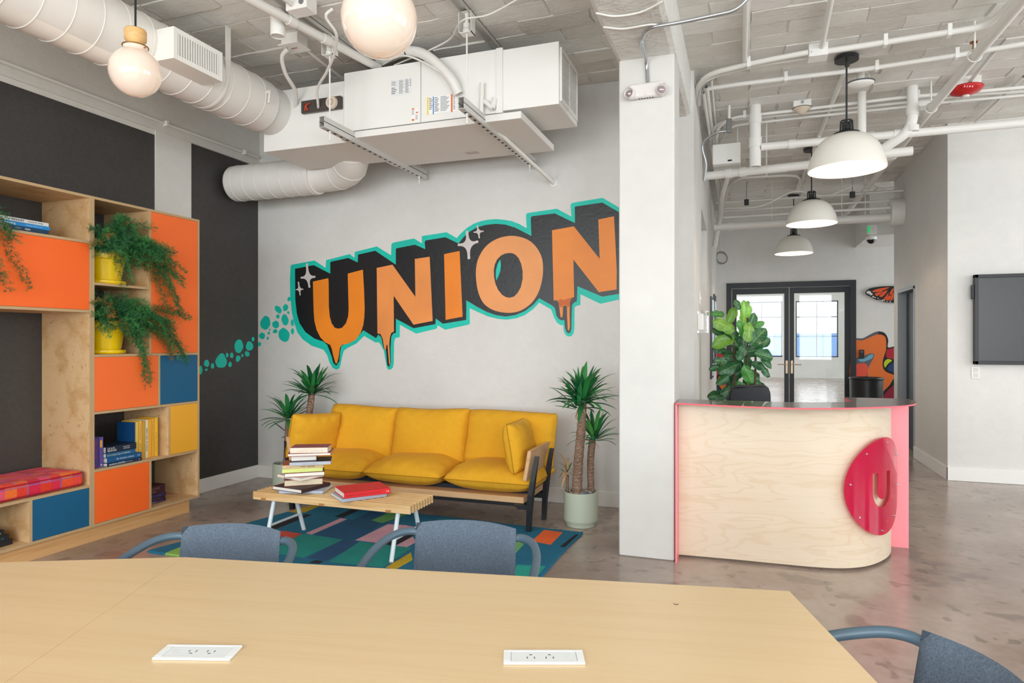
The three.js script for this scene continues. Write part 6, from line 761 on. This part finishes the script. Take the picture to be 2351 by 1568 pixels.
{ const [a, b] = vpipe(1734, 240, 3.02); const t = conduit('thick white drain stack dropping from the ceiling beside the white box', [a, b], 0.05, { world: 1, name: 'drain_stack', seg: 20 }); for (const y of [3.42, 3.2]) part('coupling', bar(V(a.x, y, a.z), V(a.x, y + 0.09, a.z), 0.057, 0.057, 20), mPipe, t);
  const B = onY(2400, 288, 3.2), c = V(a.x, 3.2, a.z); conduit('thick white pipe from the drain stack towards the screen wall', [V(c.x + 0.05, 3.2, c.z), V(B.x, 3.2, c.z)], 0.036, { world: 1, name: 'drain_pipe', seg: 16, rings: [0.12, 0.5] }); }
{ const [a, b] = vpipe(2095, 195, 3.2), z = a.z; const t = conduit('thick white pipe dropping beside the large dome lamp', [a, V(a.x, 3.22, z), V(a.x - 0.28, 3.05, z - 0.1)], 0.042, { world: 1, name: 'drain_stack', seg: 18, bend: 0.12 }); part('coupling', bar(V(a.x, 3.34, z), V(a.x, 3.42, z), 0.049, 0.049, 18), mPipe, t); part('coupling', bar(V(a.x, 3.2, z), V(a.x, 3.25, z), 0.049, 0.049, 18), mPipe, t); part('branch', pipe([V(a.x - 0.28, 3.05, z - 0.1), V(a.x + 0.02, 3.06, z - 0.1)], 0.04, 0.05, 16), mPipe, t); }
conduit('white pipe dropping behind the large dome lamp', vpipe(1979, 210, 3.1), 0.034, { world: 1, name: 'drain_stack', seg: 16 });
{ const a = onY(1613, 405, 3.1); conduit('thick white pipe crossing low from the corridor wall', [V(XM + 0.005, 3.1, a.z), onY(2052, 357, 3.1)], 0.042, { world: 1, name: 'drain_pipe', seg: 16, rings: [0.14, 0.22] }); const h = onY(1760, 390, 3.1); conduit('thin rod holding the low crossing pipe', [V(h.x, 3.06, a.z), V(h.x, HC, a.z)], 0.007, { world: 1, name: 'hanger_rod', cat: 'rod', group: 'thin hanger rods' }); }
{ const z = onX(2070, 487, XR).z + 0.05; conduit('thick white pipe ending in the white wall drum', [V(XM - 0.02, 3.02, z), V(XR - 0.15, 3.02, z)], 0.055, { world: 1, name: 'drain_pipe', seg: 18, rings: [0.1] });
  const d = thing('wall_drum', 'white round drum fixed high on the corridor wall', 'duct'); part('body', bar(V(XR - 0.15, 3.08, z), V(XR - 0.001, 3.08, z), 0.18, 0.18, 40), mPipe, d);
  [[3.24, 0.012, 0], [3.34, 0.014, 0.1], [3.14, 0.018, 0.05], [3.4, 0.01, -0.15]].forEach(([y, r, dz], i) => conduit(['slim white conduit above the drum pipe', 'white conduit meeting the wall above the drum', 'white conduit just above the drum pipe', 'topmost slim conduit near the white wall drum'][i], [V(XM + 0.01, y, z + dz), V(XR - 0.01, y, z + dz)], r, { world: 1 }));
  for (const x of [0.35, 1.22, 1.5]) conduit(x < 1 ? 'thin white rod holding the drum pipe under the middle dome' : x < 1.3 ? 'thin white rod holding the drum pipe midway' : 'thin white rod holding the drum pipe close to the drum', [V(x, 3.0, z), V(x, HC, z)], 0.006, { world: 1, name: 'hanger_rod', cat: 'rod', group: 'thin hanger rods' });
  conduit('white pipe curving down the corridor wall to the drum pipe', [V(-0.2, HC - 0.06, z + 0.9), V(-0.28, 3.3, z + 0.7), V(-0.33, 3.1, z + 0.1), V(-0.38, 2.92, z - 0.1), V(-0.41, 2.78, z - 0.22)], 0.036, { world: 1, soft: 1 }); conduit('looped white cable over the middle dome lamp', [V(-0.25, 3.2, z + 0.4), V(0.2, 3.18, z + 0.5), V(0.6, 3.34, z + 0.5), V(1.0, 3.28, z + 0.4), V(1.4, 3.42, z + 0.3), V(1.9, 3.3, z)], 0.01, { world: 1, soft: 1, name: 'hanging_cable', cat: 'cable' }); }
{ const t = thing('equipment_box', 'white equipment box hung under the ceiling beside the drain stack', 'electrical box'), z = -6.9, a = onZ(1636, 378, z), b = onZ(1700, 326, z); part('body', rbox(a.x, b.x, a.y, b.y, z - 0.3, z, 0.006), mPlate, t); part('socket', box(b.x - 0.12, b.x - 0.08, a.y + 0.02, a.y + 0.035, z, z + 0.002), mHole, t); part('hanger', [bar(V(a.x + 0.03, b.y, z - 0.15), V(a.x + 0.03, HC, z - 0.15), 0.006), bar(V(b.x - 0.03, b.y, z - 0.15), V(b.x - 0.03, HC, z - 0.15), 0.006)], mPipe, t); }
{ const t = thing('conduit_fitting', 'grey conduit body with flexible steel tail near the beam', 'pipe'), p = onY(1674, 278, 3.45); part('body', rbox(p.x - 0.025, p.x + 0.025, 3.34, 3.47, p.z - 0.02, p.z + 0.02, 0.008, 2), mat(0x8a8a88, 0.35, { metalness: 0.7 }), t); part('riser', bar(V(p.x, 3.47, p.z), V(p.x, HC, p.z), 0.013), mPipe, t); part('tail', wire([V(p.x - 0.02, 3.36, p.z), V(p.x - 0.12, 3.35, p.z), V(p.x - 0.24, 3.27, p.z - 0.05), V(-0.35, 3.1, p.z - 0.1), V(-0.37, 2.95, p.z - 0.15)], 0.012, 30, 8), mGalv, t); }
[[3.5, 0.02, -0.3, -0.36], [3.45, 0.012, -0.32, -0.37], [3.55, 0.012, -0.26, -0.34]].forEach(([y, r, x0, x1], i) => conduit(['white conduit following the corridor wall top', 'slim conduit following the corridor wall below', 'slim conduit tucked in the corridor wall corner'][i], [V(x0, y, ZM - 0.1), V(x1, y, -11.6)], r, { world: 1 }));
for (const [x, y, label] of [[1714, 418, 'small black sensor hanging near the corridor wall'], [1957, 398, 'small black sensor hanging near the sprinkler main']]) { const p = onY(x, y, HC), t = thing('hanging_sensor', label, 'sensor', 'black hanging sensors'); part('cord', bar(V(p.x, 3.36, p.z), V(p.x, HC, p.z), 0.006), mGalv, t); part('head', rbox(p.x - 0.03, p.x + 0.03, 3.28, 3.36, p.z - 0.025, p.z + 0.025, 0.008, 2), mat(0x242628, 0.5), t); }
{ const p = onY(1877, 126, 3.53), t = thing('junction_box', 'white ceiling box beside the black lamp canopy', 'electrical box', 'ceiling junction boxes'); part('body', rbox(p.x - 0.065, p.x + 0.065, 3.5, HC, p.z - 0.065, p.z + 0.065, 0.005), mPlate, t); part('screw', box(p.x - 0.05, p.x - 0.045, 3.53, 3.535, p.z + 0.065, p.z + 0.067), mHole, t);
  const q = onY(2128, 244, 3.5), s = thing('junction_box', 'white ceiling box beside the sprinkler main hanger', 'electrical box', 'ceiling junction boxes'); part('body', rbox(q.x - 0.08, q.x + 0.08, 3.49, HC, q.z - 0.08, q.z + 0.06, 0.005), mPlate, s); part('screw', box(q.x - 0.05, q.x - 0.045, 3.53, 3.535, q.z + 0.06, q.z + 0.062), mHole, s); }
{ const p = onY(1976, 186, 3.52), t = thing('wireless_access_point', 'oval white wireless access point under the ceiling', 'device'); part('body', clean(new THREE.SphereGeometry(0.1, 28, 14).scale(1, 0.28, 0.8).translate(p.x, 3.5, p.z)), mPlate, t); part('dark_band', clean(new THREE.TorusGeometry(0.1, 0.006, 6, 36).rotateX(Math.PI / 2).scale(1, 1, 0.8).translate(p.x, 3.508, p.z)), mat(0x55565a, 0.5), t); part('cord', wire([V(p.x - 0.05, 3.52, p.z), V(p.x - 0.02, 3.58, p.z), V(p.x + 0.05, 3.58, p.z), V(p.x + 0.07, 3.53, p.z)], 0.005, 16), mPipe, t); part('mount', bar(V(p.x, 3.52, p.z), V(p.x, HC, p.z), 0.03), mPipe, t); }
{ const p = onY(1841, 257, 3.5), t = thing('smoke_detector', 'cream smoke detector on a white ceiling box', 'detector'); part('base_box', rbox(p.x - 0.075, p.x + 0.075, 3.535, HC, p.z - 0.06, p.z + 0.06, 0.005), mPlate, t); part('head', lathe([[0, 0], [0.025, 0], [0.03, 0.018], [0.07, 0.045], [0.085, 0.06], [0, 0.06]], 28).translate(p.x, 3.475, p.z), mat(0xd8c9b4, 0.5), t); part('knockout', bar(V(p.x, 3.57, p.z + 0.06), V(p.x, 3.57, p.z + 0.064), 0.014), mGalv, t); }
{ const p = onY(2217, 220, 3.46), t = thing('fire_alarm_speaker', 'red round ceiling speaker strobe lettered FIRE', 'alarm'), r = mat(0xc21a1c, 0.35); part('back_box', rbox(p.x - 0.09, p.x + 0.09, 3.53, HC, p.z - 0.08, p.z + 0.08, 0.005), mPlate, t); part('dome', lathe([[0, 0], [0.035, 0.002], [0.06, 0.014], [0.105, 0.03], [0.125, 0.05], [0.128, 0.062], [0.12, 0.07], [0, 0.07]], 40).translate(p.x, 3.46, p.z), r, t); part('strobe', bar(V(p.x, 3.445, p.z), V(p.x, 3.462, p.z), 0.024, 0.03, 18), mat(0xd7d3d0, 0.15), t);
  const m = canvasTex(256, 64, (g, w, h) => { g.fillStyle = '#c21a1c'; g.fillRect(0, 0, w, h); g.fillStyle = '#ffffff'; g.font = 'bold 58px sans-serif'; g.textAlign = 'center'; g.textBaseline = 'middle'; [...'FIRE'].forEach((c, i) => g.fillText(c, w * (0.14 + i * 0.24), h / 2)); }); part('lettering', clean(new THREE.PlaneGeometry(0.088, 0.022)).rotateX(0.785).rotateY(0.3).translate(p.x - 0.012, 3.4965, p.z + 0.1215), new THREE.MeshPhysicalMaterial({ map: m, roughness: 0.4 }), t); }
{ const arch = 'white conduit bending up behind the middle dome lamp'; conduit(arch, [[1664, 462, 3.42], [1672, 425, 3.48], [1700, 408, 3.52], [1822, 402, 3.52], [1838, 410, 3.53], [1826, 442, 3.53]], 0.016, { bend: 0.15 }); // far end: exit sign, dome camera, cable coil
  const a = onZ(1992, 528, -10.98), t = thing('exit_sign', 'small green lit exit sign box under the soffit', 'sign'); part('housing', rbox(a.x - 0.01, a.x + 0.11, a.y - 0.065, a.y + 0.065, -10.985, -10.93, 0.006), mPlate, t); part('lit_face', box(a.x - 0.008, a.x + 0.025, a.y - 0.05, a.y + 0.05, -10.9305, -10.927), new THREE.MeshPhysicalMaterial({ color: 0x20c070, emissive: 0x19e07a, emissiveIntensity: 0.5, roughness: 0.5 }), t);
  const c = onZ(2000, 568, -11.2), d = thing('dome_camera', 'white dome camera with black eye under the soffit', 'camera'); part('base', bar(V(c.x, 2.94, -11.2), V(c.x, 2.98, -11.2), 0.075, 0.08, 24), mPlate, d); part('eye', clean(new THREE.SphereGeometry(0.06, 20, 12, 0, 6.283, Math.PI / 2, Math.PI / 2)).translate(c.x, 2.94, -11.2), mat(0x101214, 0.15), d);
  const p = onZ(1657, 592, -12.3), k = thing('cable_coil', 'grey cable coil hanging on the end wall', 'cable'); const r = rng(4); for (let i = 0; i < 9; i++) part('loop', new THREE.TorusGeometry(0.085 + r() * 0.02, 0.0045, 5, 32).scale(0.85 + r() * 0.1, 1.05 + r() * 0.1, 1).rotateZ(r()).rotateY((r() - 0.5) * 0.3).translate(p.x, p.y, -12.3 + r() * 0.03), mat(0xa39d92, 0.6), k); part('hanging_line', [wire([V(p.x, p.y + 0.1, -12.28), V(p.x - 0.02, p.y + 0.4, -12.3), V(p.x - 0.03, HC, -12.32)], 0.005, 12)], mPipe, k);
}

// ---------- pendant lamps ----------
const mCord = mat(0x16171a, 0.6), mWarmWood = mat(0xffffff, 0.45, { map: rep(tWood(hex(0xe8bd7e), hex(0xc98f4a), 511, 30, 0.6), 0.2, 0.2) }), mBrass = mat(0x9a7b4a, 0.35, { metalness: 0.8 });
function globe(label, px, py, D, R) {
  const d = ray(px, py), p = V(d[0] * D, EYE + d[1] * D, d[2] * D), t = thing('globe_pendant', label, 'lamp', 'opal globe pendants', p.toArray());
  const prof = []; for (let i = 0; i <= 24; i++) { const a = -Math.PI / 2 + (Math.PI * 0.85) * i / 24; prof.push([Math.max(0, Math.cos(a) * R), Math.sin(a) * R]); } prof.push([R * 0.45, R * 0.95], [R * 0.47, R * 1.08]);
  part('glass_globe', lathe(prof, 48), new THREE.MeshPhysicalMaterial({ color: 0xcfc5ba, emissive: 0xffd9b8, emissiveIntensity: 0.42, roughness: 0.12, clearcoat: 1, clearcoatRoughness: 0.03 }), t);
  part('brass_ring', [clean(new THREE.TorusGeometry(R * 0.48, R * 0.03, 8, 40).rotateX(Math.PI / 2).translate(0, R * 1.06, 0)), bar(V(R * 0.48, R * 0.95, 0), V(R * 0.55, R * 0.95, 0), R * 0.03), bar(V(-R * 0.48, R * 0.95, 0), V(-R * 0.55, R * 0.95, 0), R * 0.03)], mBrass, t);
  part('wood_cap', lathe([[0, R * 1.08], [R * 0.46, R * 1.08], [R * 0.3, R * 1.16], [R * 0.3, R * 1.22], [R * 0.42, R * 1.34], [R * 0.42, R * 1.72], [R * 0.4, R * 1.76], [0, R * 1.76]], 36), mWarmWood, t);
  part('cord', bar(V(0, R * 1.75, 0), V(0, HC - p.y - 0.02, 0), 0.0055), mCord, t); part('canopy', bar(V(0, HC - p.y - 0.03, 0), V(0, HC - p.y, 0), 0.06, 0.06, 28), mCord, t);
  const l = new THREE.PointLight(new THREE.Color(1, 0.82, 0.62), 0.3); l.position.set(0, 0, 0); l.castShadow = true; l.shadow.radius = 5; l.name = 'globe_light'; t.add(l);
}
globe('opal globe pendant with wooden cap in front of the spiral duct', 311, 166, 3.62, 0.132);
globe('larger opal globe pendant in front of the air handler', 871, 44, 2.76, 0.158);
const domeM = mat(0xeae6dc, 0.4, { clearcoat: 0.3 });
{
  const prof = (R) => [[R * 0.16, R * 0.98], [R * 0.2, R * 1.0], [R * 0.4, R * 0.96], [R * 0.62, R * 0.84], [R * 0.8, R * 0.64], [R * 0.92, R * 0.38], [R * 0.98, R * 0.14], [R, 0], [R * 0.985, 0], [R * 0.965, R * 0.14], [R * 0.9, R * 0.38], [R * 0.78, R * 0.62], [R * 0.6, R * 0.81], [R * 0.38, R * 0.93], [R * 0.12, R * 0.965]];
  [['large cream dome pendant nearest the desk front', 0.735, -5.6, 0.275, 2.715], ['cream dome pendant between the other two domes', 0.71, -8.12, 0.268, 2.725], ['cream dome pendant nearest the glass doors', 0.69, -10.68, 0.268, 2.715]].forEach(([label, x, z, R, y]) => {
    const t = thing('dome_pendant', label, 'lamp', 'cream dome pendants', [x, y, z]);
    part('shade', clean(new THREE.LatheGeometry(smoothPts(prof(R), 40).map(([a, b]) => new THREE.Vector2(a, b)), 56)), domeM, t);
    const k = mat(0x1d1f22, 0.45); part('collar', lathe([[0, R * 0.96], [R * 0.36, R * 0.97], [R * 0.34, R * 1.02], [R * 0.2, R * 1.05], [R * 0.17, R * 1.1], [0, R * 1.1]], 36), k, t);
    const cage = []; for (let i = 0; i < 6; i++) { const a = i / 6 * 6.283; cage.push(bar(V(Math.cos(a) * R * 0.16, R * 1.05, Math.sin(a) * R * 0.16), V(Math.cos(a) * R * 0.14, R * 1.36, Math.sin(a) * R * 0.14), R * 0.025)); } cage.push(clean(new THREE.TorusGeometry(R * 0.14, R * 0.02, 6, 24).rotateX(Math.PI / 2).translate(0, R * 1.36, 0))); part('lamp_holder', [...cage, bar(V(0, R * 1.08, 0), V(0, R * 1.25, 0), R * 0.06)], k, t);
    part('cord', bar(V(0, R * 1.2, 0), V(0, HC - y - 0.03, 0), 0.007), mat(0x2b2a2c, 0.7), t); part('canopy', bar(V(0, HC - y - 0.05, 0), V(0, HC - y - 0.02, 0), 0.085, 0.085, 36), k, t);
    part('bulb', clean(new THREE.SphereGeometry(0.05, 24, 14)).translate(0, R * 0.52, 0), new THREE.MeshPhysicalMaterial({ color: 0xffffff, emissive: 0xffdcb8, emissiveIntensity: 3, roughness: 0.4 }), t);
    const l = new THREE.PointLight(new THREE.Color(1, 0.76, 0.56), 1.5); l.position.set(0, R * 0.52, 0); l.castShadow = true; l.shadow.radius = 2; l.name = 'dome_light'; t.add(l);
  });
}

// ---------- conference table in the foreground ----------
const TY = 0.74;
{
  const t = thing('conference_table', 'large pale maple conference table with angled ends in front of the lounge', 'table');
  const A = onY(420, 1279, TY), B = onY(1812, 1357, TY), C = onY(2015, 1568, TY), S = onY(20, 1560, TY), E0 = onY(0, 1291, TY), g2 = (p) => [p.x, -p.z];
  const dir = (p, q) => q.clone().sub(p).normalize(), C2 = B.clone().addScaledVector(dir(B, C), 0.86), S2 = A.clone().addScaledVector(dir(A, S), 0.98), E2 = A.clone().addScaledVector(dir(A, E0), 1.5), E3 = E2.clone().add(V(0.42, 0, 0.8));
  const slab = (name, pts) => { const g = new THREE.ExtrudeGeometry(shapeOf(pts.map(g2)), { depth: 0.026, bevelEnabled: true, bevelSize: 0.002, bevelThickness: 0.002, bevelSegments: 1 }).rotateX(-Math.PI / 2).translate(0, TY - 0.028, 0); const a = Math.atan2(B.z - A.z, B.x - A.x), h = clean(g), uv = h.attributes.uv, p = h.attributes.position, ca = Math.cos(a), sa = Math.sin(a); for (let i = 0; i < p.count; i++) uv.setXY(i, p.getX(i) * ca + p.getZ(i) * sa, -p.getX(i) * sa + p.getZ(i) * ca + p.getY(i)); return part(name, h, mMaple, t); };
  const inset = dir(A, S).cross(V(0, 1, 0)).multiplyScalar(0.0022);
  slab('table_top', [A.clone().sub(inset), B, C2, S2.clone().sub(inset)]); slab('table_leaf', [E2, A.clone().add(inset), S2.clone().add(inset), E3]);
  const m = mat(0xdfe1e2, 0.4, { metalness: 0.3 }); for (const [x, z] of [[0.0, -1.55], [-1.35, -1.3], [-1.2, -0.62], [0.08, -1.15], [-2.3, -0.85]]) part('leg', [bar(V(x, 0, z), V(x, TY - 0.03, z), 0.025, 0.03, 16)], m, t);
  part('apron', [beamBox(V(-1.3, 0.66, -1.28), V(0.02, 0.66, -1.5), 0.03, 0.08)], m, t);
  const w = onY(1552, 1384, TY + 0.0024), h = part('ink_mark', clean(new THREE.TorusGeometry(0.006, 0.0007, 4, 14, 3).rotateX(Math.PI / 2).translate(w.x, TY + 0.0007, w.z)), mat(0x2a2520, 0.8), t); void h;
}
// power trays let into the table
[[[348, 1512], [527, 1514], [557, 1482], [387, 1480], 'white power tray in the table near the seam', -1], [[1155, 1523], [1343, 1523], [1338, 1493], [1158, 1492], 'white power tray in the table away from the seam', 1]].forEach(([a, b, c, d, label, s]) => {
  const P = [a, b, c, d].map(([x, y]) => onY(x, y, TY + 0.004)), mid = P.reduce((p, q) => p.add(q), V()).multiplyScalar(0.25), q0 = onY(...a, TY + 0.004), q1 = onY(...b, TY + 0.004), q2 = onY(...c, TY + 0.004), w = q0.distanceTo(q1), dp = q1.distanceTo(q2), yaw = Math.atan2(-(q1.z - q0.z), q1.x - q0.x);
  const t = thing('power_tray', label, 'outlet', 'power trays in the conference table', [mid.x, TY + 0.0005, mid.z], yaw), m = mat(0xe9eceb, 0.35), k = mat(0x4a4e52, 0.6);
  part('rim', [rbox(-w / 2, w / 2, 0, 0.005, -dp / 2, -dp / 2 + 0.007, 0.0015), rbox(-w / 2, w / 2, 0, 0.005, dp / 2 - 0.008, dp / 2, 0.0015), rbox(-w / 2, -w / 2 + 0.015, 0, 0.005, -dp / 2 + 0.007, dp / 2 - 0.008, 0.001), rbox(w / 2 - 0.015, w / 2, 0, 0.005, -dp / 2 + 0.007, dp / 2 - 0.008, 0.001)], m, t);
  part('face', rbox(-w / 2 + 0.0155, w / 2 - 0.0155, 0, 0.0042, -dp / 2 + 0.0075, dp / 2 - 0.0085, 0.001), mat(0xe1e5e4, 0.4), t);
  for (const x of [-0.027, 0.012]) part('socket', [box(s * x - 0.0085, s * x - 0.0065, 0.0041, 0.0044, -0.002 + s * 0.004, 0.006 + s * 0.004), box(s * x + 0.0065, s * x + 0.0085, 0.0041, 0.0044, -0.002 + s * 0.004, 0.006 + s * 0.004), box(s * x - 0.003, s * x + 0.003, 0.0041, 0.0044, -0.007 * s - 0.001, -0.007 * s + 0.002)], k, t);
  part('usb_port', [box(s * 0.046 - 0.008, s * 0.046 + 0.008, 0.0041, 0.0044, -0.006, -0.003), box(s * 0.046 - 0.008, s * 0.046 + 0.008, 0.0041, 0.0044, 0.003, 0.006)], mat(0xc9d0d2, 0.5), t);
});

// ---------- grey armchairs round the table ----------
const tFelt = tex(512, 512, (u, v) => { const n = vnoise(u * 250, v * 250, 250, 250, 3), c = fbm(u, v, 120, 120, 2, 8), g = 0.86 + (n - 0.5) * 0.22 + (c - 0.5) * 0.2; return [g * 0.985, g, g * 1.015]; });
const mFelt = mat(0x66727f, 0.95, { map: rep(tFelt, 0.28), bumpMap: rep(tFelt, 0.28), bumpScale: 0.0008 }), mTube = mat(0x4f6472, 0.38);
function armchair(label, x, z, yaw) {   // local: +z faces the table
  const t = thing('armchair', label, 'chair', 'grey armchairs at the conference table', [x, 0, z], yaw);
  const g = new RoundedBoxGeometry(0.345, 0.36, 0.034, 6, 0.016), p = g.attributes.position; const h = mergeBack(); part('backrest', h, mFelt, t);
  function mergeBack() { const N = 20, M = 14, pos = [], uv = [], idx = []; for (const side of [1, -1]) { const b = pos.length / 3; for (let j = 0; j <= M; j++) for (let i = 0; i <= N; i++) { const u = i / N * 2 - 1, v = j / M * 2 - 1, au = Math.abs(u), av = Math.abs(v), e = Math.sqrt(Math.max(0, 1 - au ** 18)) * Math.sqrt(Math.max(0, 1 - av ** 18)), xx = u * 0.184 * (1 - 0.01 * v), yy = 0.575 + v * 0.182 - 0.005 * u * u; pos.push(xx, yy, -0.03 + 0.06 * u * u * 0.9 - (yy - 0.55) * 0.16 + side * 0.019 * e); uv.push(xx, yy); } for (let j = 0; j < M; j++) for (let i = 0; i < N; i++) { const a = b + j * (N + 1) + i, c = a + N + 1; side > 0 ? idx.push(a, a + 1, c + 1, a, c + 1, c) : idx.push(a, c + 1, a + 1, a, c, c + 1); } } const q = new THREE.BufferGeometry(); q.setAttribute('position', new THREE.Float32BufferAttribute(pos, 3)); q.setAttribute('uv', new THREE.Float32BufferAttribute(uv, 2)); q.setIndex(idx); q.computeVertexNormals(); return q; } void g, p;
  part('seat', rbox(-0.225, 0.225, 0.415, 0.46, 0.02, 0.46, 0.022, 3), mFelt, t);
  for (const s of [-1, 1]) part('arm_leg_tube', clean(new THREE.TubeGeometry(new THREE.CatmullRomCurve3([V(s * 0.16, 0.712, -0.022), V(s * 0.2, 0.72, -0.012), V(s * 0.245, 0.718, 0.03), V(s * 0.275, 0.7, 0.11), V(s * 0.283, 0.672, 0.22), V(s * 0.28, 0.63, 0.34), V(s * 0.272, 0.5, 0.42), V(s * 0.262, 0.25, 0.45), V(s * 0.255, 0.002, 0.47)]), 60, 0.0135, 14, false)), mTube, t);
  for (const s of [-1, 1]) part('rear_leg', bar(V(s * 0.24, 0.002, -0.04), V(s * 0.2, 0.43, 0.06), 0.0125, 0.0125, 12), mTube, t); part('seat_rail', [bar(V(-0.27, 0.41, 0.43), V(0.27, 0.41, 0.43), 0.011), bar(V(-0.2, 0.41, 0.05), V(0.2, 0.41, 0.05), 0.011)], mTube, t); part('back_stay', [bar(V(-0.13, 0.41, 0.03), V(-0.13, 0.5, -0.03), 0.01), bar(V(0.13, 0.41, 0.03), V(0.13, 0.5, -0.03), 0.01)], mTube, t);
}
const ch1 = onY(527, 1213, 0.757), ch2 = onY(1067, 1205, 0.757);
armchair('grey felt armchair across the table, nearer the plywood shelves', ch1.x, ch1.z, 0.2); armchair('grey felt armchair across the table, in front of the coffee table', ch2.x, ch2.z, 0.13);
{ const a = onY(2094, 1457, 0.745), d = V(0.31, 0, 0.95); armchair('grey felt armchair at the angled end of the conference table', a.x + d.x * 0.172 + 0.95 * 0.02, a.z + d.z * 0.172 - 0.31 * 0.02, Math.atan2(-0.95, 0.31)); }
renderer.render(scene, camera);
